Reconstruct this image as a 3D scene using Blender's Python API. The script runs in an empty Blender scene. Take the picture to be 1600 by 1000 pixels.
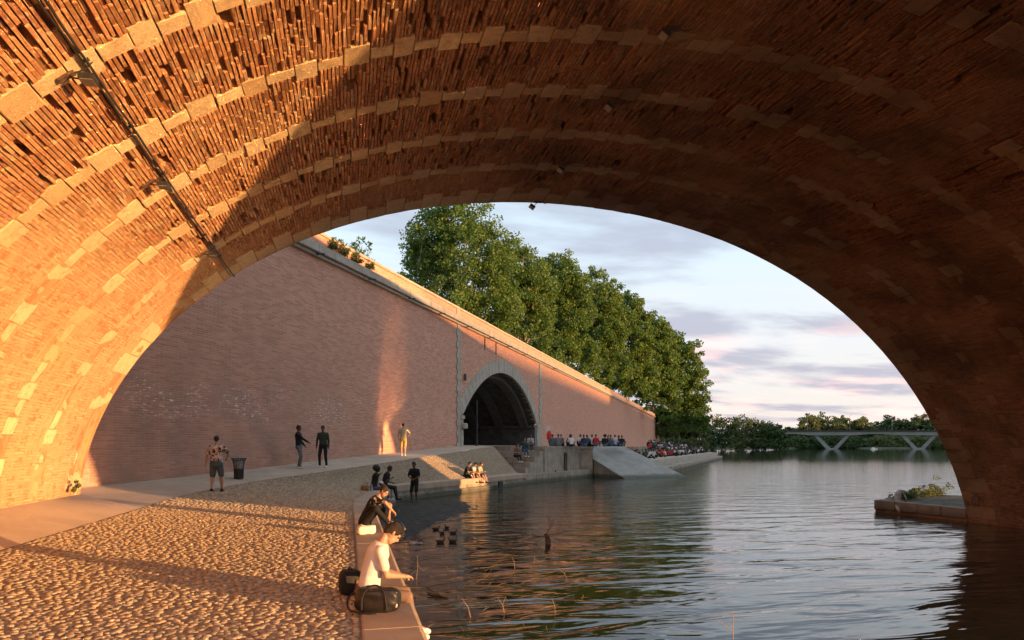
import bpy, bmesh, math, random
import numpy as np
from mathutils import Vector, Matrix, Quaternion
PI = math.pi
R = math.radians
rnd = random.Random(7)
nrng = np.random.default_rng(5)
sc = bpy.context.scene
col = sc.collection

# ------------------------------------------------------------------ camera
F = 1067.0; YH = 696.0; TH = math.atan(255 / F)
SN, CS = math.sin(TH), math.cos(TH)
H = 2.5                                  # eye height above the water
cam_d = bpy.data.cameras.new('camera'); cam = bpy.data.objects.new('camera', cam_d); col.objects.link(cam)
cam.location = (0, 0, H); cam.rotation_euler = (R(90), 0, -TH)
cam_d.sensor_width = 36; cam_d.lens = 24.0; cam_d.shift_y = 196 / 1600
cam_d.clip_start = 0.05; cam_d.clip_end = 9000
sc.camera = cam

# ------------------------------------------------------------------ sun, sky, exposure
SUN_AZ = 127.7; SUN_EL = 2.3            # azimuth clockwise from +Y
sd = bpy.data.lights.new('sun', 'SUN'); sun = bpy.data.objects.new('sun', sd); col.objects.link(sun)
sd.energy = 5.0; sd.angle = R(0.6); sd.color = (1.0, 0.52, 0.20)
to_sun = Vector((math.sin(R(SUN_AZ)) * math.cos(R(SUN_EL)), math.cos(R(SUN_AZ)) * math.cos(R(SUN_EL)), math.sin(R(SUN_EL))))
sun.rotation_euler = to_sun.to_track_quat('Z', 'Y').to_euler()
sun.location = (60, -50, 60)
sc.view_settings.view_transform = 'Standard'; sc.view_settings.look = 'None'
sc.view_settings.exposure = 1.3; sc.view_settings.gamma = 1
sc.view_settings.use_curve_mapping = False
sc.render.engine = 'CYCLES'
cy = sc.cycles
cy.max_bounces = 7; cy.diffuse_bounces = 4; cy.glossy_bounces = 4; cy.transmission_bounces = 3; cy.transparent_max_bounces = 6
cy.use_denoising = True
cy.sample_clamp_indirect = 0.0
cy.caustics_reflective = True; cy.blur_glossy = 0.0
cy.use_adaptive_sampling = True; cy.adaptive_threshold = 0.012

world = bpy.data.worlds.new('World'); sc.world = world; world.use_nodes = True
def build_world():
    nt = world.node_tree; nt.nodes.clear(); N = nt.nodes; L = nt.links
    out = N.new('ShaderNodeOutputWorld'); bg = N.new('ShaderNodeBackground')
    sky = N.new('ShaderNodeTexSky'); sky.sky_type = 'NISHITA'; sky.sun_disc = False
    sky.sun_elevation = R(SUN_EL); sky.sun_rotation = R(SUN_AZ)
    sky.air_density = 1.0; sky.dust_density = 1.2; sky.ozone_density = 1.2
    bg.inputs['Strength'].default_value = 0.15
    tc = N.new('ShaderNodeTexCoord'); sep = N.new('ShaderNodeSeparateXYZ'); L.new(tc.outputs['Generated'], sep.inputs[0])
    def math_(op, a, b=None, clamp=False):
        m = N.new('ShaderNodeMath'); m.operation = op; m.use_clamp = clamp
        for i, v in enumerate((a, b)):
            if v is None: continue
            if isinstance(v, (int, float)): m.inputs[i].default_value = v
            else: L.new(v, m.inputs[i])
        return m.outputs[0]
    zc = math_('MAXIMUM', sep.outputs[2], 0.0)
    den = math_('ADD', zc, 0.11)
    u = math_('DIVIDE', sep.outputs[0], den); v = math_('DIVIDE', sep.outputs[1], den)
    cb = N.new('ShaderNodeCombineXYZ'); L.new(u, cb.inputs[0]); L.new(v, cb.inputs[1])
    def cloud(scale, rot, sx, sy, off, lo, hi, detail=6, rough=.55):
        mp = N.new('ShaderNodeMapping'); L.new(cb.outputs[0], mp.inputs[0])
        mp.inputs['Rotation'].default_value = (0, 0, rot); mp.inputs['Scale'].default_value = (sx, sy, 1); mp.inputs['Location'].default_value = off
        nz = N.new('ShaderNodeTexNoise'); nz.inputs['Scale'].default_value = scale; nz.inputs['Detail'].default_value = detail
        nz.inputs['Roughness'].default_value = rough; nz.inputs['Distortion'].default_value = .25
        L.new(mp.outputs[0], nz.inputs['Vector'])
        mr = N.new('ShaderNodeMapRange'); mr.interpolation_type = 'SMOOTHSTEP'; L.new(nz.outputs[0], mr.inputs[0])
        mr.inputs[1].default_value = lo; mr.inputs[2].default_value = hi
        return mr.outputs[0]
    def mix(fac, a, b):
        m = N.new('ShaderNodeMix'); m.data_type = 'RGBA'
        if isinstance(fac, float): m.inputs[0].default_value = fac
        else: L.new(fac, m.inputs[0])
        for i, v in ((6, a), (7, b)):
            if isinstance(v, tuple): m.inputs[i].default_value = (*v, 1)
            else: L.new(v, m.inputs[i])
        return m.outputs[2]
    # high thin veil: pale, whiter than the clear sky; warmer towards the horizon
    hz = N.new('ShaderNodeMapRange'); L.new(zc, hz.inputs[0]); hz.inputs[1].default_value = 0.0; hz.inputs[2].default_value = 0.30
    veilc = mix(hz.outputs[0], (3.15, 2.78, 2.68), (2.55, 3.12, 3.6))
    c1 = mix(0.78, sky.outputs[0], veilc)
    grey = cloud(1.05, .45, .75, 1.3, (3.1, 1.7, 0), .46, .62)
    gm = math_('MULTIPLY', grey, .95)
    c2 = mix(gm, c1, mix(hz.outputs[0], (1.62, 1.5, 1.74), (1.5, 1.68, 2.05)))
    pink = cloud(1.3, .3, .8, 1.4, (7.3, 0.4, 0), .50, .64)
    lowm = N.new('ShaderNodeMapRange'); L.new(zc, lowm.inputs[0]); lowm.inputs[1].default_value = .22; lowm.inputs[2].default_value = .04
    pm = math_('MULTIPLY', math_('MULTIPLY', pink, lowm.outputs[0]), .75)
    c3 = mix(pm, c2, (4.2, 2.75, 2.5))
    L.new(c3, bg.inputs['Color']); L.new(bg.outputs[0], out.inputs[0])
build_world()

# ------------------------------------------------------------------ helpers
def at(px, d, z):
    """point at picture column px and depth d metres from the eye, height z above the water"""
    lat = (px - 800) / F * d
    return Vector((CS * lat + SN * d, CS * d - SN * lat, z))
def atz(px, py, z):
    return at(px, (H - z) * F / (py - YH), z)

def tag(o, label=None, cat=None, group=None, kind=None):
    if label: o['label'] = label
    if cat: o['category'] = cat
    if group: o['group'] = group
    if kind: o['kind'] = kind
    return o
def empty(name, loc=(0, 0, 0), rz=0.0):
    o = bpy.data.objects.new(name, None); col.objects.link(o); o.location = loc; o.rotation_euler = (0, 0, rz); return o
def link(name, me, mats=None, parent=None, loc=None, rot=None, scale=None):
    if mats is not None and len(me.materials) == 0:
        for m in (mats if isinstance(mats, (list, tuple)) else [mats]): me.materials.append(m)
    o = bpy.data.objects.new(name, me); col.objects.link(o)
    if parent is not None: o.parent = parent
    if loc is not None: o.location = loc
    if rot is not None: o.rotation_euler = rot
    if scale is not None: o.scale = scale
    return o

class MB:
    """collects geometry for ONE mesh"""
    def __init__(s): s.v = []; s.f = []; s.c = []; s.uv = []; s.n = 0
    def add(s, V, Fc, c=None, uv=None):
        b = s.n; s.v.extend([tuple(p) for p in V]); s.n += len(V)
        for f in Fc: s.f.append(tuple(i + b for i in f)); s.c.append(c)
        if uv: s.uv.extend(uv)
    def box(s, c, size, m=None, col=None):
        x, y, z = [q / 2 for q in size]
        P = [Vector((sx * x, sy * y, sz * z)) for sz in (-1, 1) for sy in (-1, 1) for sx in (-1, 1)]
        if m is not None: P = [m @ p for p in P]
        P = [p + Vector(c) for p in P]
        s.add(P, [(0, 2, 3, 1), (4, 5, 7, 6), (0, 1, 5, 4), (2, 6, 7, 3), (0, 4, 6, 2), (1, 3, 7, 5)], col)
    def cone(s, a, b, r0, r1, n=8, col=None, caps=True):
        a = Vector(a); b = Vector(b); ax = (b - a)
        if ax.length < 1e-6: return
        q = ax.normalized().to_track_quat('Z', 'Y'); P = []
        for (c, r) in ((a, r0), (b, r1)):
            for i in range(n):
                t = 2 * PI * i / n; P.append(c + q @ Vector((r * math.cos(t), r * math.sin(t), 0)))
        fs = [(i, (i + 1) % n, n + (i + 1) % n, n + i) for i in range(n)]
        if caps: fs += [tuple(range(n))[::-1], tuple(range(n, 2 * n))]
        s.add(P, fs, col)
    def stube(s, pts, rad, n=6, k=5):
        P = [Vector(p) for p in pts]; out = []; rr = []
        for i in range(len(P) - 1):
            p0 = P[max(i - 1, 0)]; p1 = P[i]; p2 = P[i + 1]; p3 = P[min(i + 2, len(P) - 1)]
            for j in range(k):
                t = j / k; out.append(.5 * (2 * p1 + (p2 - p0) * t + (2 * p0 - 5 * p1 + 4 * p2 - p3) * t * t + (3 * p1 - p0 - 3 * p2 + p3) * t ** 3))
                rr.append(rad[i] * (1 - t) + rad[i + 1] * t if isinstance(rad, (list, tuple)) else rad)
        out.append(P[-1]); rr.append(rad[-1] if isinstance(rad, (list, tuple)) else rad); s.tube(out, rr, n)
    def tube(s, pts, rad, n=6, col=None):
        for i in range(len(pts) - 1):
            r0 = rad[i] if isinstance(rad, (list, tuple)) else rad; r1 = rad[i + 1] if isinstance(rad, (list, tuple)) else rad
            s.cone(pts[i], pts[i + 1], r0, r1, n, col)
    def ball(s, c, r, n=10, m=8, q=None, col=None):
        if not isinstance(r, (list, tuple)): r = (r, r, r)
        P = []
        for j in range(m + 1):
            ph = PI * j / m
            for i in range(n):
                t = 2 * PI * i / n
                p = Vector((r[0] * math.sin(ph) * math.cos(t), r[1] * math.sin(ph) * math.sin(t), r[2] * math.cos(ph)))
                if q is not None: p = q @ p
                P.append(Vector(c) + p)
        fs = [(j * n + i, (j + 1) * n + i, (j + 1) * n + (i + 1) % n, j * n + (i + 1) % n) for j in range(m) for i in range(n)]
        s.add(P, fs, col)
    def capsule(s, a, b, r0, r1, n=10):
        a = Vector(a); b = Vector(b); ax = b - a
        if ax.length < 1e-5: s.ball(a, max(r0, r1), n, 6); return
        q = ax.normalized().to_track_quat('Z', 'Y'); P = []; rings = []
        for k in range(5): t = -PI / 2 + k * PI / 8; rings.append((a, r0, t))
        for k in range(5): t = k * PI / 8; rings.append((b, r1, t))
        for (c, r, t) in rings:
            for i in range(n):
                u = 2 * PI * i / n
                P.append(c + q @ Vector((r * math.cos(t) * math.cos(u), r * math.cos(t) * math.sin(u), r * math.sin(t))))
        m = len(rings) - 1
        fs = [(j * n + i, j * n + (i + 1) % n, (j + 1) * n + (i + 1) % n, (j + 1) * n + i) for j in range(m) for i in range(n)]
        fs += [tuple(range(n))[::-1], tuple(range(m * n, m * n + n))]
        s.add(P, fs)
    def prism(s, poly, z0, z1, col=None):
        n = len(poly); z0s = z0 if hasattr(z0, '__len__') else [z0] * n; z1s = z1 if hasattr(z1, '__len__') else [z1] * n
        P = [(p[0], p[1], z) for p, z in zip(poly, z0s)] + [(p[0], p[1], z) for p, z in zip(poly, z1s)]
        s.add(P, [tuple(range(n))[::-1], tuple(range(n, 2 * n))] + [(i, (i + 1) % n, n + (i + 1) % n, n + i) for i in range(n)], col)
    def mesh(s, name, smooth=False):
        me = bpy.data.meshes.new(name); me.from_pydata(s.v, [], s.f); 
        if any(c is not None for c in s.c):
            a = me.color_attributes.new('tint', 'FLOAT_COLOR', 'CORNER'); arr = []
            for f, c in zip(s.f, s.c):
                c = c or (1, 1, 1); arr.extend([c[0], c[1], c[2], 1.0] * len(f))
            a.data.foreach_set('color', arr)
        if smooth: me.polygons.foreach_set('use_smooth', [True] * len(me.polygons))
        me.update(); return me
    def build(s, name, mat, parent=None, smooth=False, loc=None, rot=None):
        return link(name, s.mesh(name, smooth), mat, parent, loc, rot)

def np_mesh(name, V, Fq, mat, parent=None, uv=None, tint=None, smooth=False):
    """fast quad mesh from numpy arrays; uv per vertex, tint per face"""
    me = bpy.data.meshes.new(name); n = len(V); m = len(Fq); k = Fq.shape[1]
    me.vertices.add(n); me.vertices.foreach_set('co', V.astype(np.float32).ravel())
    me.loops.add(m * k); me.loops.foreach_set('vertex_index', Fq.astype(np.int32).ravel())
    me.polygons.add(m); me.polygons.foreach_set('loop_start', np.arange(0, m * k, k, dtype=np.int32))
    try: me.polygons.foreach_set('loop_total', np.full(m, k, dtype=np.int32))
    except Exception: pass
    if uv is not None:
        l = me.uv_layers.new(name='UVMap'); l.data.foreach_set('uv', uv[Fq.ravel()].astype(np.float32).ravel())
    if tint is not None:
        a = me.color_attributes.new('tint', 'FLOAT_COLOR', 'CORNER')
        c = np.ones((m, 4), np.float32); c[:, :3] = tint; a.data.foreach_set('color', np.repeat(c, k, axis=0).ravel())
    me.polygons.foreach_set('use_smooth', np.full(m, bool(smooth), dtype=bool))
    me.update(calc_edges=True); me.validate()
    return link(name, me, mat, parent)

# value noise on a lattice, for real relief
_lat = nrng.random((256, 256))
def vnoise(x, y, octs=3):
    x = np.asarray(x, float); y = np.asarray(y, float); t = 0; a = 1; tot = 0
    for o in range(octs):
        xi = np.floor(x).astype(int); yi = np.floor(y).astype(int); fx = x - xi; fy = y - yi
        fx = fx * fx * (3 - 2 * fx); fy = fy * fy * (3 - 2 * fy)
        g = lambda i, j: _lat[(i + 37 * o) % 256, (j + 91 * o) % 256]
        v = (g(xi, yi) * (1 - fx) + g(xi + 1, yi) * fx) * (1 - fy) + (g(xi, yi + 1) * (1 - fx) + g(xi + 1, yi + 1) * fx) * fy
        t = t + a * v; tot += a; a *= .5; x = x * 2.03 + 11.3; y = y * 2.03 + 5.7
    return t / tot

# ------------------------------------------------------------------ materials
class Mat:
    def __init__(s, name, rough=.85, spec=.3):
        s.m = bpy.data.materials.new(name); s.m.use_nodes = True; s.nt = s.m.node_tree; s.N = s.nt.nodes; s.L = s.nt.links
        s.b = s.N['Principled BSDF']; s.b.inputs['Roughness'].default_value = rough
        s.b.inputs['Specular IOR Level'].default_value = spec
    def node(s, t, **kw):
        n = s.N.new(t)
        for k, v in kw.items():
            if k in ('inp',):
                for a, b in v.items():
                    if hasattr(b, 'is_linked') or isinstance(b, bpy.types.NodeSocket): s.L.new(b, n.inputs[a])
                    else: n.inputs[a].default_value = b
            else: setattr(n, k, v)
        return n
    def coord(s, kind='Object', scale=(1, 1, 1), rot=(0, 0, 0), loc=(0, 0, 0)):
        c = s.node('ShaderNodeTexCoord'); mp = s.node('ShaderNodeMapping', inp={'Scale': scale, 'Rotation': rot, 'Location': loc})
        s.L.new(c.outputs[kind], mp.inputs[0]); return mp.outputs[0]
    def noise(s, vec, scale, detail=4, rough=.55, dist=0.0, out=0):
        return s.node('ShaderNodeTexNoise', inp={'Vector': vec, 'Scale': scale, 'Detail': detail, 'Roughness': rough, 'Distortion': dist}).outputs[out]
    def ramp(s, fac, stops):
        n = s.node('ShaderNodeValToRGB', inp={'Fac': fac}); e = n.color_ramp.elements
        while len(e) < len(stops): e.new(.5)
        for q, (p, c) in zip(e, stops): q.position = p; q.color = (*c, 1) if len(c) == 3 else c
        return n.outputs[0]
    def rng(s, v, a, b, c=0., d=1., smooth=True):
        n = s.node('ShaderNodeMapRange', inp={0: v, 1: a, 2: b, 3: c, 4: d}); n.interpolation_type = 'SMOOTHSTEP' if smooth else 'LINEAR'; return n.outputs[0]
    def mix(s, fac, a, b, mode='MIX'):
        n = s.node('ShaderNodeMix', data_type='RGBA', blend_type=mode)
        for i, v in ((0, fac), (6, a), (7, b)):
            if isinstance(v, bpy.types.NodeSocket): s.L.new(v, n.inputs[i])
            elif isinstance(v, (int, float)): n.inputs[i].default_value = v
            else: n.inputs[i].default_value = (*v, 1)
        return n.outputs[2]
    def m2(s, op, a, b):
        n = s.node('ShaderNodeMath', operation=op)
        for i, v in enumerate((a, b)):
            if isinstance(v, bpy.types.NodeSocket): s.L.new(v, n.inputs[i])
            else: n.inputs[i].default_value = v
        return n.outputs[0]
    def col(s, c):
        if isinstance(c, bpy.types.NodeSocket): s.L.new(c, s.b.inputs['Base Color'])
        else: s.b.inputs['Base Color'].default_value = (*c, 1)
        return s
    def bump(s, h, strength=.5, dist=.02):
        n = s.node('ShaderNodeBump', inp={'Height': h, 'Strength': strength, 'Distance': dist}); s.L.new(n.outputs[0], s.b.inputs['Normal']); return s
    def tint(s): return s.node('ShaderNodeAttribute', attribute_name='tint').outputs['Color']
    def orand(s): return s.node('ShaderNodeObjectInfo').outputs['Random']

def simple(name, c, rough=.8, var=.12, scale=6, bumps=.25, dist=.01, spec=.3, kind='Object', metallic=0):
    m = Mat(name, rough, spec); v = m.coord(kind)
    n = m.noise(v, scale, 5); d = tuple(x * (1 - var * 1.6) for x in c); l = tuple(min(1, x * (1 + var)) for x in c)
    m.col(m.ramp(n, [(.3, d), (.7, l)])); m.b.inputs['Metallic'].default_value = metallic
    if bumps: m.bump(m.noise(v, scale * 5, 4), bumps, dist)
    return m.m

def soot_and_shade(m, c, geo, amt=.80):
    """old black crust: streaks and clouds that stay on the masonry; on the river half heavier, with shade painted into the colour too"""
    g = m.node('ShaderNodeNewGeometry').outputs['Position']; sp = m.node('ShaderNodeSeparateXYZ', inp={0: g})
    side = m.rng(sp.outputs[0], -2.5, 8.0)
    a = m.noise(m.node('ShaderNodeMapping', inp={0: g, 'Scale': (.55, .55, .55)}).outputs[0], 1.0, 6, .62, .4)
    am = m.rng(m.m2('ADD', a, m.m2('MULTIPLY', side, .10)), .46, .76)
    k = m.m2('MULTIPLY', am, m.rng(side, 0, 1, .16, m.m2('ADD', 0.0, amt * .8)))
    c = m.mix(k, c, (.024, .020, .015)); c = m.mix(m.m2('MULTIPLY', side, .66), c, (.046, .026, .016))  # crust first, then an even dark tint painting the river half's shade
    return c

def mat_vault_brick():
    m = Mat('vault_brick', .9, .2); t = m.tint(); v = m.coord()
    g = m.node('ShaderNodeNewGeometry').outputs['Position']
    n = m.noise(g, 14, 5, .65)
    c = m.mix(m.rng(n, .40, .68, .0, .70), t, (.50, .34, .19), 'MIX')
    sp = m.noise(g, 2.1, 5, .6); c = m.mix(m.rng(sp, .54, .74, 0, .7), c, (.46, .36, .23))
    c = soot_and_shade(m, c, g); m.col(c); m.bump(m.noise(g, 60, 5, .7), .7, .012); return m.m
def mat_vault_mortar():
    m = Mat('vault_mortar', .95, .1); g = m.node('ShaderNodeNewGeometry').outputs['Position']
    uv = m.coord('UV', (.35, 4.5, 1)); st = m.noise(uv, 1.0, 5, .6)
    c = m.mix(m.rng(st, .38, .62), (.37, .20, .095), (.49, .32, .165))
    c = m.mix(m.rng(m.noise(g, 5, 5, .65), .45, .7, 0, .8), c, (.34, .14, .06))
    er = m.node('ShaderNodeSeparateColor', inp={0: m.tint()}).outputs[0]; c = m.mix(m.rng(er, .25, .7, 0, .85), c, (.18, .090, .045))   # washed out joints: their deep shade painted in as darker mortar
    c = soot_and_shade(m, c, g); m.col(c); m.bump(m.noise(g, 35, 5, .7), .8, .02); return m.m
def mat_vault_stone():
    m = Mat('vault_stone', .85, .2); g = m.node('ShaderNodeNewGeometry').outputs['Position']
    r = m.orand(); c = m.mix(r, (.52, .36, .19), (.66, .52, .32))
    c = m.mix(m.rng(m.noise(g, 9, 5, .65), .45, .7, 0, .6), c, (.36, .25, .14))
    pits = m.rng(m.noise(g, 55, 3, .6), .60, .68); c = m.mix(m.m2('MULTIPLY', pits, .6), c, (.16, .10, .06))
    c = soot_and_shade(m, c, g, .6); m.col(c); m.bump(m.m2('SUBTRACT', m.noise(g, 28, 6, .7), m.m2('MULTIPLY', pits, .5)), .7, .02); return m.m

def mat_wall_brick():
    m = Mat('wall_brick', .9, .2); uv = m.coord('UV')
    wob = m.noise(uv, .9, 3, .5, 0, 1)
    vec = m.node('ShaderNodeVectorMath', operation='MULTIPLY_ADD', inp={0: wob, 1: (.05, .03, 0), 2: uv}).outputs[0]
    b = m.node('ShaderNodeTexBrick', offset=.5, inp={'Vector': vec, 'Color1': (.70, .33, .22, 1), 'Color2': (.44, .18, .118, 1), 'Mortar': (.68, .48, .375, 1), 'Scale': 1.0,
               'Mortar Size': .011, 'Mortar Smooth': .3, 'Bias': -.1, 'Brick Width': .42, 'Row Height': .082})
    c = b.outputs[0]
    n1 = m.noise(uv, .35, 5, .6); c = m.mix(m.rng(n1, .35, .65, 0, .35), c, (.58, .30, .205))
    n2 = m.noise(m.coord('UV', (1, 6, 1)), .9, 6, .7); c = m.mix(m.rng(n2, .52, .68, 0, .65), c, (.60, .40, .31))
    # old dirt low on the wall near the bridge
    sx = m.node('ShaderNodeSeparateXYZ', inp={0: uv}); low = m.m2('MULTIPLY', m.rng(sx.outputs[1], 9.5, 2.0), m.rng(sx.outputs[0], 6, -12))
    c = m.mix(m.m2('MULTIPLY', low, m.rng(m.noise(uv, .8, 5, .65), .25, .7, .15, .6)), c, (.27, .20, .16))
    # salt and lime bloom in a band at head height
    band = m.m2('MULTIPLY', m.rng(sx.outputs[1], 3.1, 3.8), m.rng(sx.outputs[1], 5.3, 4.4))
    wv = m.rng(m.noise(m.coord('UV', (1, 3.2, 1)), 4.2, 6, .75), .565, .60); big = m.rng(m.noise(uv, .42, 3), .47, .56)
    c = m.mix(m.m2('MULTIPLY', m.m2('MULTIPLY', band, wv), m.m2('MULTIPLY', big, .95)), c, (.85, .79, .72))
    sp = m.rng(m.noise(uv, 9, 3, .6), .70, .74); c = m.mix(m.m2('MULTIPLY', sp, .6), c, (.62, .52, .46))
    m.col(c); h = m.m2('SUBTRACT', m.m2('MULTIPLY', m.noise(m.coord('UV', (1, 3, 1)), 14, 6, .7), 1.1), m.m2('MULTIPLY', b.outputs['Fac'], .7))
    m.bump(h, .9, .028); return m.m

def mat_concrete(name, base, dark, streak=.5, moss=.0, waterline=False):
    m = Mat(name, .85, .25); g = m.node('ShaderNodeNewGeometry').outputs['Position']; sp = m.node('ShaderNodeSeparateXYZ', inp={0: g})
    n = m.noise(g, 1.4, 6, .65); c = m.mix(m.rng(n, .35, .68), dark, base)
    if streak:
        s_ = m.noise(m.node('ShaderNodeMapping', inp={0: g, 'Scale': (2.3, 2.3, .22)}).outputs[0], 1.3, 5, .6)
        c = m.mix(m.m2('MULTIPLY', m.rng(s_, .5, .68), streak), c, tuple(x * .42 for x in dark))
    c = m.mix(m.rng(m.noise(g, 22, 4, .7), .55, .75, 0, .35), c, tuple(x * .6 for x in dark))
    if waterline:
        wl = m.m2('ADD', sp.outputs[2], m.m2('MULTIPLY', m.noise(g, 3, 4), -.25)); c = m.mix(m.rng(wl, .26, -.02, 0, .8), c, (.045, .050, .030))
    m.col(c); m.bump(m.noise(g, 30, 6, .7), .45, .012); return m.m

def mat_asphalt():
    m = Mat('path_asphalt', .9, .2); g = m.node('ShaderNodeNewGeometry').outputs['Position']
    c = m.mix(m.rng(m.noise(g, 1.1, 5, .6), .35, .65), (.44, .34, .25), (.54, .425, .315))
    c = m.mix(m.rng(m.noise(g, 90, 3, .6), .4, .7), c, (.34, .29, .25)); c = m.mix(m.rng(m.noise(g, .45, 4), .58, .66, 0, .4), c, (.30, .25, .21))
    m.col(c); m.bump(m.noise(g, 120, 3, .7), .35, .008); return m.m

def mat_cobble(tintd=True):
    m = Mat('cobblestone', .8, .3); g = m.node('ShaderNodeNewGeometry').outputs['Position']
    t = m.tint() if tintd else m.mix(m.orand(), (.34, .27, .20), (.46, .38, .29))
    c = m.mix(m.rng(m.noise(g, 20, 4, .6), .4, .7, 0, .4), t, (.24, .19, .15))
    m.col(c); m.bump(m.noise(g, 60, 4, .6), .35, .006); return m.m

def mat_water():
    m = Mat('river_water', .035, .5); m.b.inputs['IOR'].default_value = 1.52
    g = m.node('ShaderNodeNewGeometry').outputs['Position']; sp = m.node('ShaderNodeSeparateXYZ', inp={0: g})
    # upstream of the bridge the river is a slow backwater: only very fine ripples
    up = m.m2('MAXIMUM', m.rng(sp.outputs[1], 2.5, -1.5), m.m2('MULTIPLY', m.rng(sp.outputs[0], 25, 27), m.rng(sp.outputs[1], 21, 17))); m.L.new(m.rng(up, 0, 1, .035, .24, False), m.b.inputs['Roughness']); calmer = m.rng(up, 0, 1, 1, .04, False)
    c = m.mix(m.rng(m.noise(g, .25, 4), .4, .65), (.012, .016, .011), (.024, .024, .014)); m.col(c)
    # wind ripples, long in the direction across the view; calmer close to the quay
    rot = (0, 0, -R(30))
    w1 = m.noise(m.node('ShaderNodeMapping', inp={0: g, 'Scale': (.42, 1.35, 1), 'Rotation': rot}).outputs[0], .9, 3, .5, .5)
    w2 = m.noise(m.node('ShaderNodeMapping', inp={0: g, 'Scale': (1.1, 3.2, 1), 'Rotation': (0, 0, R(10))}).outputs[0], 1.35, 4, .55, .3)
    w3 = m.noise(m.node('ShaderNodeMapping', inp={0: g, 'Scale': (2, 5, 1), 'Rotation': (0, 0, -R(14))}).outputs[0], 3.0, 3, .55)
    d = m.node('ShaderNodeVectorMath', operation='LENGTH', inp={0: g}).outputs['Value']
    calm = m.rng(d, 8, 34, .0, 1.); far = m.rng(d, 30, 150, 1., .10)
    h = m.m2('ADD', m.m2('MULTIPLY', w1, m.rng(d, 18, 110, .075, .012)), m.m2('MULTIPLY', m.m2('MULTIPLY', w2, m.rng(d, 8, 40, .003, .017)), far))
    h = m.m2('ADD', h, m.m2('MULTIPLY', w3, m.m2('MULTIPLY', m.rng(d, 12, 40, .0003, .0055), far)))
    h = m.m2('MULTIPLY', h, calmer); m.bump(h, 1.0, 1.0); return m.m

def mat_leaf(name, c1, c2, trans=.35):
    m = Mat(name, .55, .35); t = m.tint(); n = m.node('ShaderNodeSeparateColor', inp={0: t}).outputs[0]
    c = m.mix(n, c1, c2); m.col(c)
    tr = m.node('ShaderNodeBsdfTranslucent'); m.L.new(m.mix(.5, c, tuple(min(1, x * 1.5) for x in c2)), tr.inputs[0])
    mx = m.node('ShaderNodeMixShader', inp={0: trans}); m.L.new(m.b.outputs[0], mx.inputs[1]); m.L.new(tr.outputs[0], mx.inputs[2])
    m.L.new(mx.outputs[0], m.N['Material Output'].inputs[0]); return m.m

M = dict(
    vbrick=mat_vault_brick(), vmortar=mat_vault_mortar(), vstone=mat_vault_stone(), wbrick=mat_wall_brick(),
    conc=mat_concrete('quay_concrete', (.36, .31, .25), (.24, .20, .16), .5, waterline=True),
    kerb=mat_concrete('kerb_concrete', (.42, .32, .235), (.33, .245, .18), .0),
    slip=mat_concrete('slipway_concrete', (.29, .275, .245), (.22, .21, .19), .1, waterline=True),
    greystone=mat_concrete('grey_limestone', (.42, .38, .32), (.33, .29, .24), .15),
    cstone=mat_concrete('cornice_stone', (.46, .42, .36), (.34, .31, .27), .35),
    asph=mat_asphalt(), cob=mat_cobble(), islstone=mat_concrete('old_pier_stone', (.20, .16, .12), (.12, .10, .075), .3, waterline=True), bed=simple('joint_earth', (.29, .215, .145), .95, .25, 9, .5),
    islet=simple('mossy_silt', (.085, .08, .055), .95, .5, 3, .8, .03),
    mud=simple('wet_mud', (.040, .036, .030), .75, .5, 3, .9, .03, .2), water=mat_water(),
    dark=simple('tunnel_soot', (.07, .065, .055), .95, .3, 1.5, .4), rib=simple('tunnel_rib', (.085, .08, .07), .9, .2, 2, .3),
    black=simple('black_fabric', (.012, .012, .013), .65, .3, 12, .4, .01), bagblk=simple('black_nylon', (.015, .014, .013), .42, .3, 5, .25, .02, .5),
    iron=simple('dark_iron', (.02, .022, .022), .55, .2, 10, .2, spec=.5), bin=simple('bin_green_black', (.012, .02, .018), .5, .2, 10, .1, spec=.5),
    plastic=simple('clear_bag', (.45, .46, .48), .25, .4, 9, .8, .03, .6), bark=simple('bark', (.20, .16, .11), .9, .3, 5, .7, .05),
    white=simple('white_paint', (.62, .61, .59), .6, .05, 4, .05), paper=simple('white_paper', (.72, .68, .60), .8, .08, 8, .5, .02),
    red=simple('red_paint', (.55, .03, .025), .5, .1, 4, .05), wicker=simple('wicker', (.30, .17, .07), .8, .3, 40, .6),
    skin=simple('skin', (.42, .245, .165), .5, .06, 8, .05), skin_d=simple('skin_dark', (.12, .065, .042), .5, .06, 8, .05), skin_s=simple('skin_tan', (.36, .20, .13), .5, .06, 8, .05),
    hair=simple('dark_hair', (.018, .012, .009), .5, .4, 60, .9, .01, .4), hairb=simple('brown_hair', (.10, .05, .025), .5, .3, 60, .9, .01, .4),
    wood=simple('driftwood', (.10, .075, .05), .85, .3, 8, .6), palewood=simple('bleached_driftwood', (.26, .235, .20), .8, .2, 8, .5),
    straw=simple('dry_stem', (.30, .22, .13), .8, .2, 8, .2), bridgec=simple('pale_bridge_concrete', (.20, .21, .20), .8, .1, .2, .1),
    farbank=simple('far_bank_earth', (.06, .07, .04), .95, .3, .05, .1), street=simple('street_surface', (.2, .18, .16), .9, .2, .6, .2),
    duck=simple('duck_feather', (.045, .036, .026), .7, .5, 30, .4), duckh=simple('duck_head', (.16, .07, .04), .6, .3, 30, .2),
    leaf=mat_leaf('plane_leaf', (.026, .070, .012), (.125, .20, .032)), leafd=mat_leaf('far_leaf', (.018, .045, .012), (.07, .11, .03), .2),
    leafs=mat_leaf('shrub_leaf', (.05, .08, .025), (.14, .17, .06)), rust=simple('rusty_steel', (.10, .055, .035), .7, .3, 20, .3),
    lampglass=simple('lamp_glass', (.22, .19, .15), .2, .05, 8, .0, spec=.6),
)
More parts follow.
